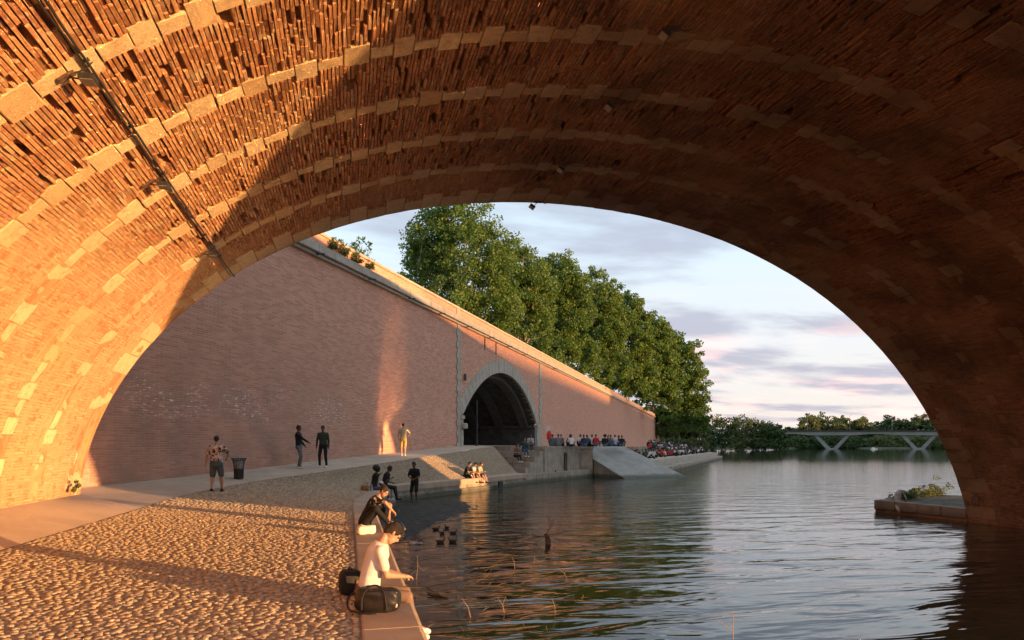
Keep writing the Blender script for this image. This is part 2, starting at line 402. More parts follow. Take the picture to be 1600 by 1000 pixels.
def cloth(name, c, rough=.85, var=.1): return simple(name, c, rough, var, 9, .22, .006)

# ================================================================== THE GROUND
water = link('river_water', (lambda b: (b.add([(-60, -160, 0), (900, -160, 0), (900, 760, 0), (-60, 760, 0)], [(0, 1, 2, 3)]), b.mesh('river_water'))[1])(MB()), M['water'])
tag(water, kind='structure')

def wallp(s, z=0.0, off=0.0):            # the quay wall: s metres along it, off metres out towards the river
    x = CS * (-7.2 + .2822 * s) + SN * (39 + .96 * s); y = CS * (39 + .96 * s) - SN * (-7.2 + .2822 * s)
    return Vector((x + .868 * off, y - .497 * off, z))
UW = Vector((.497, .868, 0)); NW = Vector((.868, -.497, 0))
# stations: quay edge (inner side of the coping), cobble / path line, wall foot
ST = [((.12, -9, .78), (-4.85, -9, 1.0), (-6.6, -9, 1.42)),
      ((.12, 4, .78), (-4.85, 4, 1.0), (-6.6, 4, 1.42)),
      ((.12, 18.0, .78), (-4.85, 18.0, 1.0), (-6.6, 18.32, 1.42)),
      ((.12, 18.6, .78), (-4.85, 18.6, 1.0), tuple(wallp(-24, 1.22, -.1))),
      ((.15, 22, .77), (-4.85, 22, 1.0), tuple(wallp(-19.4, 1.27, -.1))),
      ((.68, 26, .76), (-4.06, 24.6, 1.12), tuple(wallp(-15.1, 1.42, -.1))),
      ((1.24, 28.3, .74), (-3.3, 26.3, 1.2), tuple(wallp(-12.9, 1.5, -.1))),
      ((1.45, 31.1, .72), (-.14, 30.5, 1.5), tuple(wallp(-7, 1.78, -.1))),
      ((3.75, 34.1, .70), (3.1, 36.2, 1.78), tuple(wallp(-.2, 2.03, -.1))),
      ((6.5, 37.1, .70), (4.15, 37.9, 1.9), tuple(wallp(3, 2.15, -.1))),
      ((8.1, 39.8, .69), (5.8, 40.8, 2.03), tuple(wallp(6, 2.27, -.1))),
      ((10.25, 42.9, .66), (7.6, 43.8, 2.22), tuple(wallp(9, 2.4, -.1))),
      ((10.75, 43.5, .66), (10.3, 48.9, 2.43), tuple(wallp(14, 2.5, -.1)))]
def dens(cols, n):
    """resample station columns n per span"""
    out = []
    for i in range(len(cols) - 1):
        a = cols[i]; b = cols[i + 1]
        k = n if not hasattr(n, '__len__') else n[i]
        for j in range(k):
            t = j / k; out.append(tuple(Vector(p).lerp(Vector(q), t) for p, q in zip(a, b)))
    out.append(tuple(Vector(p) for p in cols[-1])); return out
def strip(name, ia, ib, mat, kind='structure', n=6, across=8, bow=0.0, dz=0.0):
    rows = dens(ST, n); V = []; Q = []
    for r in rows:
        for j in range(across + 1):
            t = j / across; p = r[ia].lerp(r[ib], t); p.z += bow * math.sin(PI * t) + dz; V.append(tuple(p))
    w = across + 1
    for i in range(len(rows) - 1):
        for j in range(across): Q.append((i * w + j, (i + 1) * w + j, (i + 1) * w + j + 1, i * w + j + 1))
    b = MB(); b.add(V, Q); o = b.build(name, mat, smooth=True); tag(o, kind=kind); return o
strip('path', 1, 2, M['asph'])
cobble_bed = strip('cobbled_slope', 0, 1, M['bed'], dz=-.007)

# ---- the cobbles: real rounded stones, the nearest ones single parts
def cobble_variant(k):
    r = random.Random(k); n = 7; P = []; f = []
    a0 = r.random()
    rad = [r.uniform(.84, 1.08) for _ in range(n)]
    for (sc_, z) in ((1.0, -.35), (.93, .12), (.55, .40)):
        for i in range(n):
            t = 2 * PI * (i + a0) / n; P.append((math.cos(t) * sc_ * rad[i] * .5, math.sin(t) * sc_ * rad[i] * .5, z * (1 + .0)))
    P.append((r.uniform(-.08, .08), r.uniform(-.08, .08), .50))
    for j in range(2):
        for i in range(n):
            a, b_, c, d = j * n + i, j * n + (i + 1) % n, (j + 1) * n + (i + 1) % n, (j + 1) * n + i
            f += [(a, b_, c), (a, c, d)]
    for i in range(n): f.append((2 * n + i, 2 * n + (i + 1) % n, 3 * n))
    return np.array(P), np.array(f)
CV = [cobble_variant(k) for k in range(8)]
def build_cobbles():
    rows = dens(ST, 40); E0 = np.array([r[0] for r in rows]); B0 = np.array([r[1] for r in rows])
    # cumulative length down the middle
    mid = (E0 + B0) / 2; cum = np.r_[0, np.cumsum(np.linalg.norm(np.diff(mid, axis=0), axis=1))]
    def surf(l, t):
        e = np.array([np.interp(l, cum, E0[:, k]) for k in range(3)]); b = np.array([np.interp(l, cum, B0[:, k]) for k in range(3)])
        return e + (b - e) * t
    pts = []
    l = 12.2
    while l < cum[-1] - .1:
        d = max(4, l - 9); pit = .072 if l < 28 else .12
        e = surf(l, 0); b = surf(l, 1); Wd = np.linalg.norm(b - e); n = max(1, int(Wd / (pit * 1.06)))
        off = rnd.random() / n
        for j in range(n):
            t = (j + .5) / n + off * .5; 
            if t > .995: continue
            p = surf(l + rnd.uniform(-.022, .022), min(.99, max(.01, t + rnd.uniform(-.010, .010))))
            pts.append((p, pit))
        l += pit * .93
    C_ = np.array([0, 0, H]); pts.sort(key=lambda q: (q[0][0] - C_[0]) ** 2 + (q[0][1]) ** 2)
    Vs = []; Fs = []; T = []; base = 0; nfirst = 0; singles = []
    vm = []
    for k, (P, f) in enumerate(CV):
        me = bpy.data.meshes.new('cobblestone'); ff = [tuple(q) for q in f.tolist()]; me.from_pydata(P.tolist(), [], ff)
        a = me.color_attributes.new('tint', 'FLOAT_COLOR', 'CORNER'); g = .66 + .07 * k; cc = []
        for q in ff: cc.extend([.42 * g, .325 * g, .215 * g, 1] * len(q))
        a.data.foreach_set('color', cc); me.polygons.foreach_set('use_smooth', [True] * len(me.polygons)); me.materials.append(M['cob']); vm.append(me)
    for (p, pit) in pts:
        px = F * (CS * p[0] - SN * p[1]) / max(.1, SN * p[0] + CS * p[1]) + 800
        a = rnd.uniform(0, 2 * PI); sx = pit * rnd.uniform(.88, 1.2); sy = pit * rnd.uniform(.74, 1.0); h = rnd.uniform(.013, .031) * (pit / .085) * (.6 + .8 * float(vnoise(p[0] * .8 + 5, p[1] * .8, 2)))
        k = rnd.randrange(8); dz = rnd.uniform(-.006, .004)
        if len(singles) < 300 and 0 < px < 620 and (SN * p[0] + CS * p[1]) > 5.6:
            o = link('cobblestone', vm[k], None, cobble_bed, (p[0], p[1], p[2] + dz), (0, 0, a), (sx, sy, h)); singles.append(o); continue
        P, f = CV[k]; c, s = math.cos(a), math.sin(a)
        Q = np.empty_like(P); X = P[:, 0] * sx; Y = P[:, 1] * sy
        Q[:, 0] = p[0] + X * c - Y * s; Q[:, 1] = p[1] + X * s + Y * c; Q[:, 2] = p[2] + dz + P[:, 2] * h
        Vs.append(Q); Fs.append(f + base); base += len(P); g = rnd.uniform(.62, 1.15); w = rnd.uniform(-.035, .035)
        T.append(np.tile([(.42 + w) * g, .325 * g, (.215 - w * .7) * g], (len(f), 1)))
    V = np.concatenate(Vs); Fq = np.concatenate(Fs); o = np_mesh('cobblestones', V, Fq, M['cob'], cobble_bed, tint=np.concatenate(T), smooth=True)
    tag(o, kind='stuff')
build_cobbles()

# ---- coping along the quay edge, in slabs, and the face below it
EDGE = [(.69, -9), (.69, 18.6), (.72, 22), (1.25, 26), (1.80, 28.2), (2.0, 30.8), (4.25, 33.8), (7.0, 36.8), (8.65, 39.5), (10.8, 42.6), (11.3, 43.2)]
INN = [(.12, -9), (.12, 18.6), (.15, 22), (.68, 26), (1.24, 28.3), (1.45, 31.1), (3.75, 34.1), (6.5, 37.1), (8.1, 39.8), (10.25, 42.9), (10.75, 43.5)]
EZ = [.80, .80, .79, .78, .76, .74, .72, .72, .71, .68, .68]
quay = empty('river_quay', (.6, 15, 0)); tag(quay, 'low concrete river quay with a worn coping that the foreground people sit on', 'quay', kind='structure')
quay.location = (0, 0, 0)
def build_quay():
    cum = [0]
    for i in range(1, len(EDGE)): cum.append(cum[-1] + math.dist(EDGE[i], EDGE[i - 1]))
    def ev(l):
        f = lambda A, k: float(np.interp(l, cum, [a[k] for a in A]))
        return (f(EDGE, 0), f(EDGE, 1)), (f(INN, 0), f(INN, 1)), float(np.interp(l, cum, EZ))
    l = 9.0 + 0.1; k = 0
    lens = []
    while l < cum[-1] - .2:
        n = min(rnd.uniform(2.6, 3.6), cum[-1] - l); brk = [l] + [c for c in cum if l + .05 < c < l + n - .05] + [l + n - .012]
        b = MB(); rows = []
        for q in brk:
            e, i, z = ev(q); out = Vector((e[0] - i[0], e[1] - i[1], 0)).normalized()
            e = Vector((*e, 0)); i = Vector((*i, 0)); zz = z + (k % 3 - 1) * .003
            rows.append([i + Vector((0, 0, zz - .30)), i + Vector((0, 0, zz - .006)), i + out * .02 + Vector((0, 0, zz)), e - out * .05 + Vector((0, 0, zz)),
                         e - out * .012 + Vector((0, 0, zz - .018)), e + Vector((0, 0, zz - .06)), e + Vector((0, 0, zz - .30))])
        w = 7; V = [p for r in rows for p in r]; Fc = []
        for a in range(len(rows) - 1):
            for c in range(w): Fc.append((a * w + c, (a + 1) * w + c, (a + 1) * w + (c + 1) % w, a * w + (c + 1) % w))
        Fc += [tuple(range(w)), tuple(range((len(rows) - 1) * w, len(rows) * w))[::-1]]
        b.add(V, Fc); b.build('coping_slab', M['kerb'], quay); l += n; k += 1
    # face and two low setbacks towards the water
    b = MB(); n = len(EDGE)
    prof = [(-.06, -.30), (-.06, -.46), (.05, -.50), (.07, -2.6)]
    V = []; w = len(prof)
    for i in range(n):
        o = Vector((EDGE[i][0] - INN[i][0], EDGE[i][1] - INN[i][1], 0)).normalized()
        for (u, dz) in prof:
            p = Vector((*EDGE[i], EZ[i])) + o * u; V.append((p.x, p.y, p.z + dz))
    Fc = [(i * w + c, (i + 1) * w + c, (i + 1) * w + c + 1, i * w + c + 1) for i in range(n - 1) for c in range(w - 1)]
    b.add(V, Fc); b.build('quay_face', M['conc'], quay)
    h = MB(); p = at(782, 39.6, .22); h.box(p, (.5, .09, .38), Matrix.Rotation(R(52), 3, 'Z')); h.build('drain_outlet', M['black'], quay)
build_quay()

# ---- wet mud bank under the quay
def build_mud():
    poly = [atz(x, y, .0) for x, y in ((592, 800), (600, 786), (640, 780), (705, 774), (752, 782), (765, 795), (735, 801), (712, 813), (680, 823), (655, 836), (632, 852), (618, 868), (604, 840))]
    c = sum(poly, Vector()) / len(poly); V = []; n = len(poly); rings = 9
    for r in range(rings + 1):
        t = r / rings
        for i, p in enumerate(poly):
            q = c.lerp(p, t); z = .085 * (1 - t ** 2) - .035 + .05 * (vnoise(q.x * 1.3, q.y * 1.3) - .5) + .03 * (vnoise(q.x * 5, q.y * 5) - .5)
            if r == rings: z = -.08
            V.append((q.x + .25 * (vnoise(q.x * 2, q.y * 2) - .5), q.y, z))
    Fc = [(r * n + i, r * n + (i + 1) % n, (r + 1) * n + (i + 1) % n, (r + 1) * n + i) for r in range(rings) for i in range(n)]
    b = MB(); b.add(V, Fc); o = b.build('mud_bank', M['mud'], smooth=True)
    sub = o.modifiers.new('s', 'SUBSURF'); sub.levels = sub.render_levels = 2
    tx = bpy.data.textures.new('mudtex', 'CLOUDS'); tx.noise_scale = .25
    dm = o.modifiers.new('d', 'DISPLACE'); dm.texture = tx; dm.strength = .09; dm.mid_level = .5; dm.texture_coords = 'GLOBAL'
    tag(o, kind='structure')
build_mud()

# ================================================================== THE OLD BRIDGE
PC = [-0.07793806498833603, -0.16883637697350543, -0.17883521225261084, 0.23154483186278402, 2.432221647124913, 0.3923212858327529, 9.231017005999243]
AX0 = 6.7; YF = 18.3; YN = 2.9
PH = np.linspace(0, PI, 3001); RR = np.polyval(PC, PH - PI / 2)
CX = AX0 + RR * np.cos(PH); CZ = RR * np.sin(PH)
SS = np.r_[0, np.cumsum(np.hypot(np.diff(CX), np.diff(CZ)))]; STOT = SS[-1]
TX = np.gradient(CX, SS); TZ = np.gradient(CZ, SS)
def vault(s, y, off=0.0):
    """point on the vault soffit: s metres up from the river-side springing; off = metres into the masonry"""
    x = np.interp(s, SS, CX); z = np.interp(s, SS, CZ); tx = np.interp(s, SS, TX); tz = np.interp(s, SS, TZ)
    l = np.hypot(tx, tz); nx, nz = tz / l, -tx / l      # outward (into masonry)
    return x + nx * off, y, z + nz * off
def vframe(s):
    tx = float(np.interp(s, SS, TX)); tz = float(np.interp(s, SS, TZ)); t = Vector((tx, 0, tz)).normalized()
    out = Vector((t.z, 0, -t.x)); return t, out
bridge = empty('brick_bridge'); tag(bridge, 'old brick and stone arch bridge whose vault spans the foreground', 'bridge')

RINGS = [(17.62, 'edge'), (15.85, 0), (14.05, 0), (12.25, 0), (10.45, 0), (8.5, 0), (6.7, 0), (4.75, 'edge')]
def erosion(s, y):
    """0 = joints flush with lime, 1 = deeply washed out joints"""
    e = -.05 + 1.5 * (vnoise(s * .5 + 4, y * .42 + 9, 3))
    e = e * (1 - np.clip((s - 28.6 + .28 * (y - 9)) / 1.6, 0, 1) * .93)
    r = np.clip((18.0 - s) / 4, 0, 1); e = e * (1 - r) + r * np.clip((vnoise(s * .55, y * .40, 3) - .36) * 3.2, 0, 1) * .75
    e = e * (1 - .75 * np.clip((6 - s) / 3, 0, 1))
    e = e * (1 - .35 * np.clip((y - 15) / 2, 0, 1))
    return np.clip(e, 0.02, 1)
def holes(s, y): return np.clip((vnoise(s * 3.6 + 31, y * 3.2 + 3, 2) - .72) * 14, 0, 1) * (erosion(s, y) > .45)
def in_ring(s, y):
    for (ry, kd) in RINGS:
        if kd == 'edge': 
            if abs(y - ry) < (.70 if ry > 10 else .66): return True
        else:
            if abs(y - ry) < .16: return True
    return False
def build_vault():
    # mortar bed
    ns, ny = 700, 220; s = np.linspace(0, STOT, ns); y = np.linspace(YN, YF, ny); S, Y = np.meshgrid(s, y, indexing='ij')
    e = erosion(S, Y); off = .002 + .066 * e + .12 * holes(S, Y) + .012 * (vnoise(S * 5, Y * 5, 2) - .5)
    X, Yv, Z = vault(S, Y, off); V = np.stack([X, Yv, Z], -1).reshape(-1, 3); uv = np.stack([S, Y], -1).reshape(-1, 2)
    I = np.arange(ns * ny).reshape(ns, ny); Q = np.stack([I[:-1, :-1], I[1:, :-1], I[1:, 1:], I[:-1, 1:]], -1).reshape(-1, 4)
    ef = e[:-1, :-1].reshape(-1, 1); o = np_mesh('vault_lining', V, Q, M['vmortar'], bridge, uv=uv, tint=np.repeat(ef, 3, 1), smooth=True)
    # stone chains: rings of blocks alternately wide and narrow
    stones = []
    occupied = {}
    for ri, (ry, kd) in enumerate(RINGS):
        s_ = .15; k = ri
        while s_ < STOT - .2:
            l = rnd.uniform(.32, .44) if kd == 0 else rnd.uniform(.42, .55); wide = (k % 2 == 0)
            if kd == 0: w = rnd.uniform(.42, .52) if wide else rnd.uniform(.22, .28); c = ry + rnd.uniform(-.03, .03)
            else:
                w = rnd.uniform(.98, 1.12) if wide else rnd.uniform(.66, .74)
                c = (YF - .005 - w / 2) if ry > 10 else (YN + .005 + w / 2)
            if kd == 0 and s_ < 16.5 and rnd.random() < .22: s_ += l; k += 1; continue   # lost or patched over with brick
            stones.append((s_ + l / 2, c, l - .014, w)); occupied.setdefault(ri, []).append((s_, s_ + l, c - w / 2, c + w / 2)); s_ += l; k += 1
    def in_stone(s0, y0):
        for ri, (ry, kd) in enumerate(RINGS):
            if abs(y0 - ry) > 1.2: continue
            for (a, b, c, d) in occupied.get(ri, ()):
                if a < s0 < b: 
                    if c - .13 < y0 < d + .13: return (c - .14, d + .14)
        return None
    def stone_variant(k):
        r = random.Random(100 + k); b = MB(); j = lambda a: r.uniform(-a, a); P = []
        for (z, sc_) in ((.5, 1.0), (-.38, 1.0), (-.5, .955)):
            for (sx, sy) in ((-1, -1), (1, -1), (1, 1), (-1, 1)):
                P.append((sx * .5 * sc_ + j(.012), sy * .5 * sc_ + j(.012), z + (j(.05) if z < 0 else 0)))
        P.append((j(.1), j(.1), -.505 + j(.02)))
        f = [(i, (i + 1) % 4, 4 + (i + 1) % 4, 4 + i) for i in range(4)] + [(4 + i, 4 + (i + 1) % 4, 8 + (i + 1) % 4, 8 + i) for i in range(4)] + [(8 + i, 8 + (i + 1) % 4, 12) for i in range(4)]
        b.add(P, f); me = b.mesh('stone_block'); me.materials.append(M['vstone']); return me
    SV = [stone_variant(k) for k in range(10)]
    def key(q):
        x, y_, z = vault(q[0], q[1]); d = SN * x + CS * y_; px = 800 + F * (CS * x - SN * y_) / max(d, .1); py = YH - F * (z - H) / max(d, .1)
        vis = d > 1 and -30 < px < 1630 and -30 < py < 1030
        return (0 if vis else 1, d)
    stones.sort(key=key); rest = MB(); nst = 0
    for i, (s0, y0, l, w) in enumerate(stones):
        t, out = vframe(s0); proud = rnd.uniform(-.008, .010); ctr = Vector(vault(s0, y0, .10 + proud))
        m = Matrix((( t.x * l, 0 * w, out.x * .2, ctr.x), (t.y * l, 1 * w, out.y * .2, ctr.y), (t.z * l, 0, out.z * .2, ctr.z), (0, 0, 0, 1)))
        if i < 300 and key(stones[i])[0] == 0:
            o = link('stone_block', SV[rnd.randrange(10)], None, bridge); o.matrix_world = m; nst += 1
        else:
            me = SV[i % 10]; rest.add([m @ v.co for v in me.vertices], [tuple(p.vertices) for p in me.polygons])
    o = rest.build('stone_blocks', M['vstone'], bridge); tag(o, kind='stuff')
    # bricks
    pitch = .061; Vs = []; Fs = []; T = []; base = 0; cand = []
    nrow = int((STOT - .1) / pitch)
    for r in range(nrow):
        s0 = .08 + (r + .5) * pitch; y = YN + rnd.uniform(0, .3); rowst = [(c_, d_) for q_ in occupied.values() for (a_, b_, c_, d_) in q_ if a_ - .01 < s0 < b_ + .01]
        while y < YF - .02:
            L = rnd.uniform(.27, .42) if rnd.random() < .85 else rnd.uniform(.14, .2); yc = y + L / 2
            hit = [(c_, d_) for (c_, d_) in rowst if d_ > y and c_ < y + L]
            if hit:
                c_, d_ = min(hit)
                if c_ - y < .05: y = d_ + .004; continue
                L = c_ - y - .004; yc = y + L / 2
            e = float(erosion(s0, yc)); hl = float(holes(s0, yc))
            if rnd.random() > (.07 * e * e + .9 * hl): cand.append((s0, yc, L, e))
            y += L + rnd.uniform(.002, .007)
    # tints
    def nearkey(c):
        x, y_, z = vault(c[0], c[1]); d = SN * x + CS * y_; px = 800 + F * (CS * x - SN * y_) / max(d, .1); py = YH - F * (z - H) / max(d, .1)
        return (0 if (d > 1 and 20 < px < 620 and 10 < py < 990) else 1, d * d + (x * .2) ** 2)
    cand.sort(key=nearkey); single = 0
    def brick_tint():
        q = rnd.random(); g = rnd.uniform(.78, 1.15)
        if q < .55: c = (.40, .185, .085)
        elif q < .8: c = (.33, .140, .065)
        elif q < .93: c = (.47, .29, .16)
        else: c = (.25, .10, .06)
        return (c[0] * g, c[1] * g, c[2] * g)
    BV = []
    for k in range(12):
        r = random.Random(300 + k); j = lambda a: r.uniform(-a, a); b = MB()
        P = [(-.5, -.5, .5), (.5, -.5, .5), (.5, .5, .5), (-.5, .5, .5)]
        for z in (-.42,): P += [(-.5 + j(.05), -.5 + j(.015), z), (.5 + j(.05), -.5 + j(.015), z), (.5 + j(.05), .5 + j(.015), z), (-.5 + j(.05), .5 + j(.015), z)]
        P += [(-.40 + j(.05), -.47 + j(.02), -.5 + j(.04)), (.40 + j(.05), -.47 + j(.02), -.5 + j(.04)), (.40 + j(.05), .47 + j(.02), -.5 + j(.04)), (-.40 + j(.05), .47 + j(.02), -.5 + j(.04))]
        f = [(i, (i + 1) % 4, 4 + (i + 1) % 4, 4 + i) for i in range(4)] + [(4 + i, 4 + (i + 1) % 4, 8 + (i + 1) % 4, 8 + i) for i in range(4)] + [(8, 9, 10, 11)]
        b.add(P, f, brick_tint()); me = b.mesh('brick'); me.materials.append(M['vbrick']); BV.append(me)
    BP = [np.array([v.co[:] for v in me.vertices]) for me in BV]; BF = np.array([tuple(p.vertices) for p in BV[0].polygons])
    for (s0, yc, L, e) in cand:
        s0 = s0 + .02 * (vnoise(s0 * 1.7, yc * .9, 2) - .5); t, out = vframe(s0); dep = .20; w = .0565 - .007 * e + rnd.uniform(-.005, .003)
        push = rnd.uniform(-.003, .004) + rnd.uniform(-.006, .012) * e + (rnd.uniform(0, .045) if rnd.random() < .22 * e else 0) - .0 * e
        cx, cy_, cz = vault(s0 + rnd.uniform(-.004, .004), yc, dep / 2 + push)
        k = rnd.randrange(12); sk = rnd.uniform(-.018, .018) * (.3 + e)
        ax = Vector((t.x * w, 0, t.z * w)); ay = Vector((t.x * sk * L, L, t.z * sk * L)); az = Vector((out.x * dep, 0, out.z * dep))
        if single < 300 and nearkey((s0, yc))[0] == 0:
            o = link('brick', BV[k], None, bridge)
            o.matrix_world = Matrix(((ax.x, ay.x, az.x, cx), (ax.y, ay.y, az.y, cy_), (ax.z, ay.z, az.z, cz), (0, 0, 0, 1))); single += 1; continue
        P = BP[k]; Q = P[:, :1] * np.array(ax)[None] + P[:, 1:2] * np.array(ay)[None] + P[:, 2:3] * np.array(az)[None] + np.array([cx, cy_, cz])[None]
        Vs.append(Q); Fs.append(BF + base); base += len(P); bt = np.array(brick_tint()); lm = .62 * max(0.0, 1 - e * 2.2); T.append(np.tile(bt * (1 - lm) + np.array((.53, .37, .205)) * lm, (len(BF), 1)))
    o = np_mesh('vault_brickwork', np.concatenate(Vs), np.concatenate(Fs), M['vbrick'], bridge, tint=np.concatenate(T)); tag(o, kind='stuff')
    print('bricks', len(cand), 'stones', len(stones), nst)
build_vault()

SPAN = 34.0; TOP = 13.3
def build_bridge_body():
    # spandrels, piers, further arches, roadway: what shades the river bank and closes the masonry
    b = MB()
    xs = np.linspace(0, 1, 61)
    def arch_z(x, x0):       # soffit height above x for the arch whose copy is shifted by x0
        xx = x - x0
        return float(np.interp(-xx, -CX, CZ))
    for k in range(7):
        x0 = SPAN * k; xl = CX[-1] + x0; xr = CX[0] + x0; X = [xl + (xr - xl) * (.5 - .5 * math.cos(PI * t)) for t in xs]
        for yy, o in ((YF, 1), (YN, -1)):
            V = []; 
            for x in X:
                z = arch_z(x, x0) 
                V += [(x, yy, z + (.0 if k else .012)), (x, yy, TOP)]
            n = len(X); b.add(V, [(2 * i, 2 * i + 2, 2 * i + 3, 2 * i + 1) for i in range(n - 1)])
        # pier to the right of the arch
        xr2 = xl + SPAN; b.box(((xr + xr2) / 2, (YF + YN) / 2, (TOP - 3) / 2 - .002), (xr2 - xr, YF - YN, TOP + 3))
        if k:
            n = 60; si = np.linspace(0, STOT, n); V = []
            for s_ in si:
                x, _, z = vault(s_, 0); V += [(x + x0, YN, z), (x + x0, YF, z)]
            b.add(V, [(2 * i, 2 * i + 1, 2 * i + 3, 2 * i + 2) for i in range(n - 1)])
        b.add([(CX[-1] + x0 + .003, YN, 0), (CX[-1] + x0 + .003, YF, 0), (CX[-1] + x0 + .003, YF, -3), (CX[-1] + x0 + .003, YN, -3)], [(0, 1, 2, 3)])
    b.add([(-60, YN, TOP), (262, YN, TOP), (262, YF, TOP), (-60, YF, TOP)], [(0, 1, 2, 3)])
    b.box((-33.2, (YF + YN) / 2, TOP / 2 - .01), (53.7, YF - YN, TOP))
    o = b.build('spandrel_walls', M['vmortar'], bridge)
    # near quay wall on the city side behind the eye
    q = MB(); q.prism([(-6.5, YN - .01), (-60, YN - .01), (-60, -60), (-6.9, -60)], -1, 12); o = q.build('upstream_wall', M['wbrick']); tag(o, 'brick quay wall upstream of the bridge', 'wall', kind='structure')
    # cutwater base on the downstream side
    c = MB(); P = [(19.70, 18.3), (19.35, 21.9), (22.1, 23.35), (24.6, 24.5), (26.9, 21.9), (26.6, 18.3)]
    c.prism(P, -2, .30); c.build('pier_base', M['vmortar'], bridge)
    k = 0
    for i in range(3):
        a = Vector((*P[i], 0)); d = Vector((*P[i + 1], 0)) - a; n = max(1, round(d.length / .95)); u = d.normalized(); out = Vector((-u.y, u.x, 0))
        for j in range(n):
            w = d.length / n - .012; bb = MB(); g = rnd.uniform(-.012, .012)
            m = Matrix.Rotation(math.atan2(u.y, u.x), 3, 'Z'); bb.box(a + u * (j + .5) * (d.length / n) - out * (.18 - .03) * 1 + Vector((0, 0, .27 + g)), (w, .40, .34), m)
            o = bb.build('base_stone', M['islstone'], bridge); bv = o.modifiers.new('b', 'BEVEL'); bv.width = .018; bv.segments = 1
    t = MB(); Pi = [(19.9, 18.3), (19.6, 21.65), (22.1, 23.05), (24.4, 24.1), (26.6, 21.7), (26.4, 18.3)]; t.prism(Pi, .28, .40); t.build('pier_base_paving', M['islet'], bridge)
build_bridge_body()

# ---- long unseen building added on the opposite bank to shade the river's far side
def opposite():
    tr = Vector((-to_sun.x, -to_sun.y, 0)).normalized(); pr = Vector((-tr.y, tr.x, 0)); pr = pr if pr.y > 0 else -pr
    b = MB()
    for (c0, c1, dd, h) in ((37.5, 120, 330, 25.0), (120, 330, 360, 28.0), (330, 800, 420, 32.0)):
        # distance back along the light from the wall line
        a0 = pr * c0 - tr * (dd - 20) ; a1 = pr * c1 - tr * (dd - 20); P = [a0, a1, a1 - tr * 16, a0 - tr * 16]
        b.prism([(p.x, p.y) for p in P], -1, h)
    o = b.build('added_shade_building', M['wbrick']); tag(o, 'long unseen brick building added on the opposite bank to shade the river', 'building', kind='structure')
opposite()

# ---- fixtures on the vault
def cable():
    b = MB(); pts = []; y = 4.3
    while y < 18.55:
        s = 27.17 + .03 * (vnoise(y * 1.3, 2) - .5); off = -.03
        pts.append(Vector(vault(s, y, off if y < YF else -.02))); y += .35
    pts.append(Vector(vault(27.12, 18.38, .03))); b.tube(pts, .017, 6)
    b2 = [Vector(vault(27.22 + .05 * (vnoise(yy * 1.1, 8) - .5), yy, -.022)) for yy in np.arange(4.3, 18.4, .3)]; b.tube(b2, .012, 5)
    o = b.build('electric_cable', M['iron']); tag(o, 'dark electric cable run along the sunlit left side of the vault', 'cable')
    # deep open joint behind the cable
    t, out = vframe(27.17)
    for yy in np.arange(5.2, 18, 1.6):
        p = Vector(vault(27.17, yy, -.02)); q = MB(); m = Matrix((t, (0, 1, 0), out)).transposed(); q.box(p, (.07, .02, .03), m); c = q.build('cable_clip', M['iron'], o)
cable()
def floodlight(s, y, label, facing=1, parent=None):
    t, out = vframe(s); inw = -out; base = Vector(vault(s, y, 0)); r = empty('floodlight', base); SCF = .78
    tag(r, label, 'floodlight', 'floodlights fixed under the vault')
    m = Matrix((t, (0, 1, 0), out)).transposed()
    b = MB(); b.box(inw * .03, (.26, .10, .03), m); b.build('mounting_plate', M['rust'], r)
    b = MB(); b.tube([inw * .03, inw * .13 + t * .12 * facing, inw * .20 + t * .17 * facing], .012, 6); b.build('bracket_arm', M['iron'], r)
    q = Quaternion(Vector((0, 1, 0)), R(35)).to_matrix(); hc = inw * .20 + t * .22 * facing
    b = MB(); b.box(hc, (.20, .24, .08), q @ m); b.build('lamp_housing', M['iron'], r)
    b = MB(); b.box(hc + (q @ m) @ Vector((0, 0, -.044)), (.17, .21, .008), q @ m); b.build('lamp_glass', M['lampglass'], r)
    r.scale = (SCF,) * 3
    b = MB(); pts = [base * 0 + inw * .02 + t * -.1, inw * .07 + t * -.25, inw * .03 - t * .42]; b.tube(pts, .009, 5); b.build('lead', M['iron'], r)
for (y, w) in ((8.48, 'nearest the eye'), (11.66, 'middle of the three'), (15.67, 'farthest, close to the shadow edge')):
    floodlight(27.45, y, 'rusty floodlight on the sunlit vault beside the long cable, ' + w, -1)
for (y, w) in ((10.06, 'nearest one, at the picture top'), (12.45, 'second one away from the eye'), (15.55, 'third one away from the eye'), (18.15, 'last one, against the sky at the rim')):
    floodlight(18.78, y, 'dark floodlight on the shaded vault crown, ' + w, 1)
def mooring_ring():
    p = Vector(vault(.95, 17.75, -.02)); t, out = vframe(.95); r = empty('mooring_ring', p); tag(r, 'rusty iron mooring ring on the pier foot just above the water', 'ring')
    b = MB(); inw = -out; pts = [inw * .03 + Vector((0, math.cos(a) * .13, math.sin(a) * .17 - .17)) for a in np.linspace(0, 2 * PI, 17)]; b.tube(pts, .018, 6); b.build('ring', M['rust'], r)
    b = MB(); b.box(inw * .01, (.06, .09, .12)); b.build('anchor_plate', M['rust'], r)
mooring_ring()

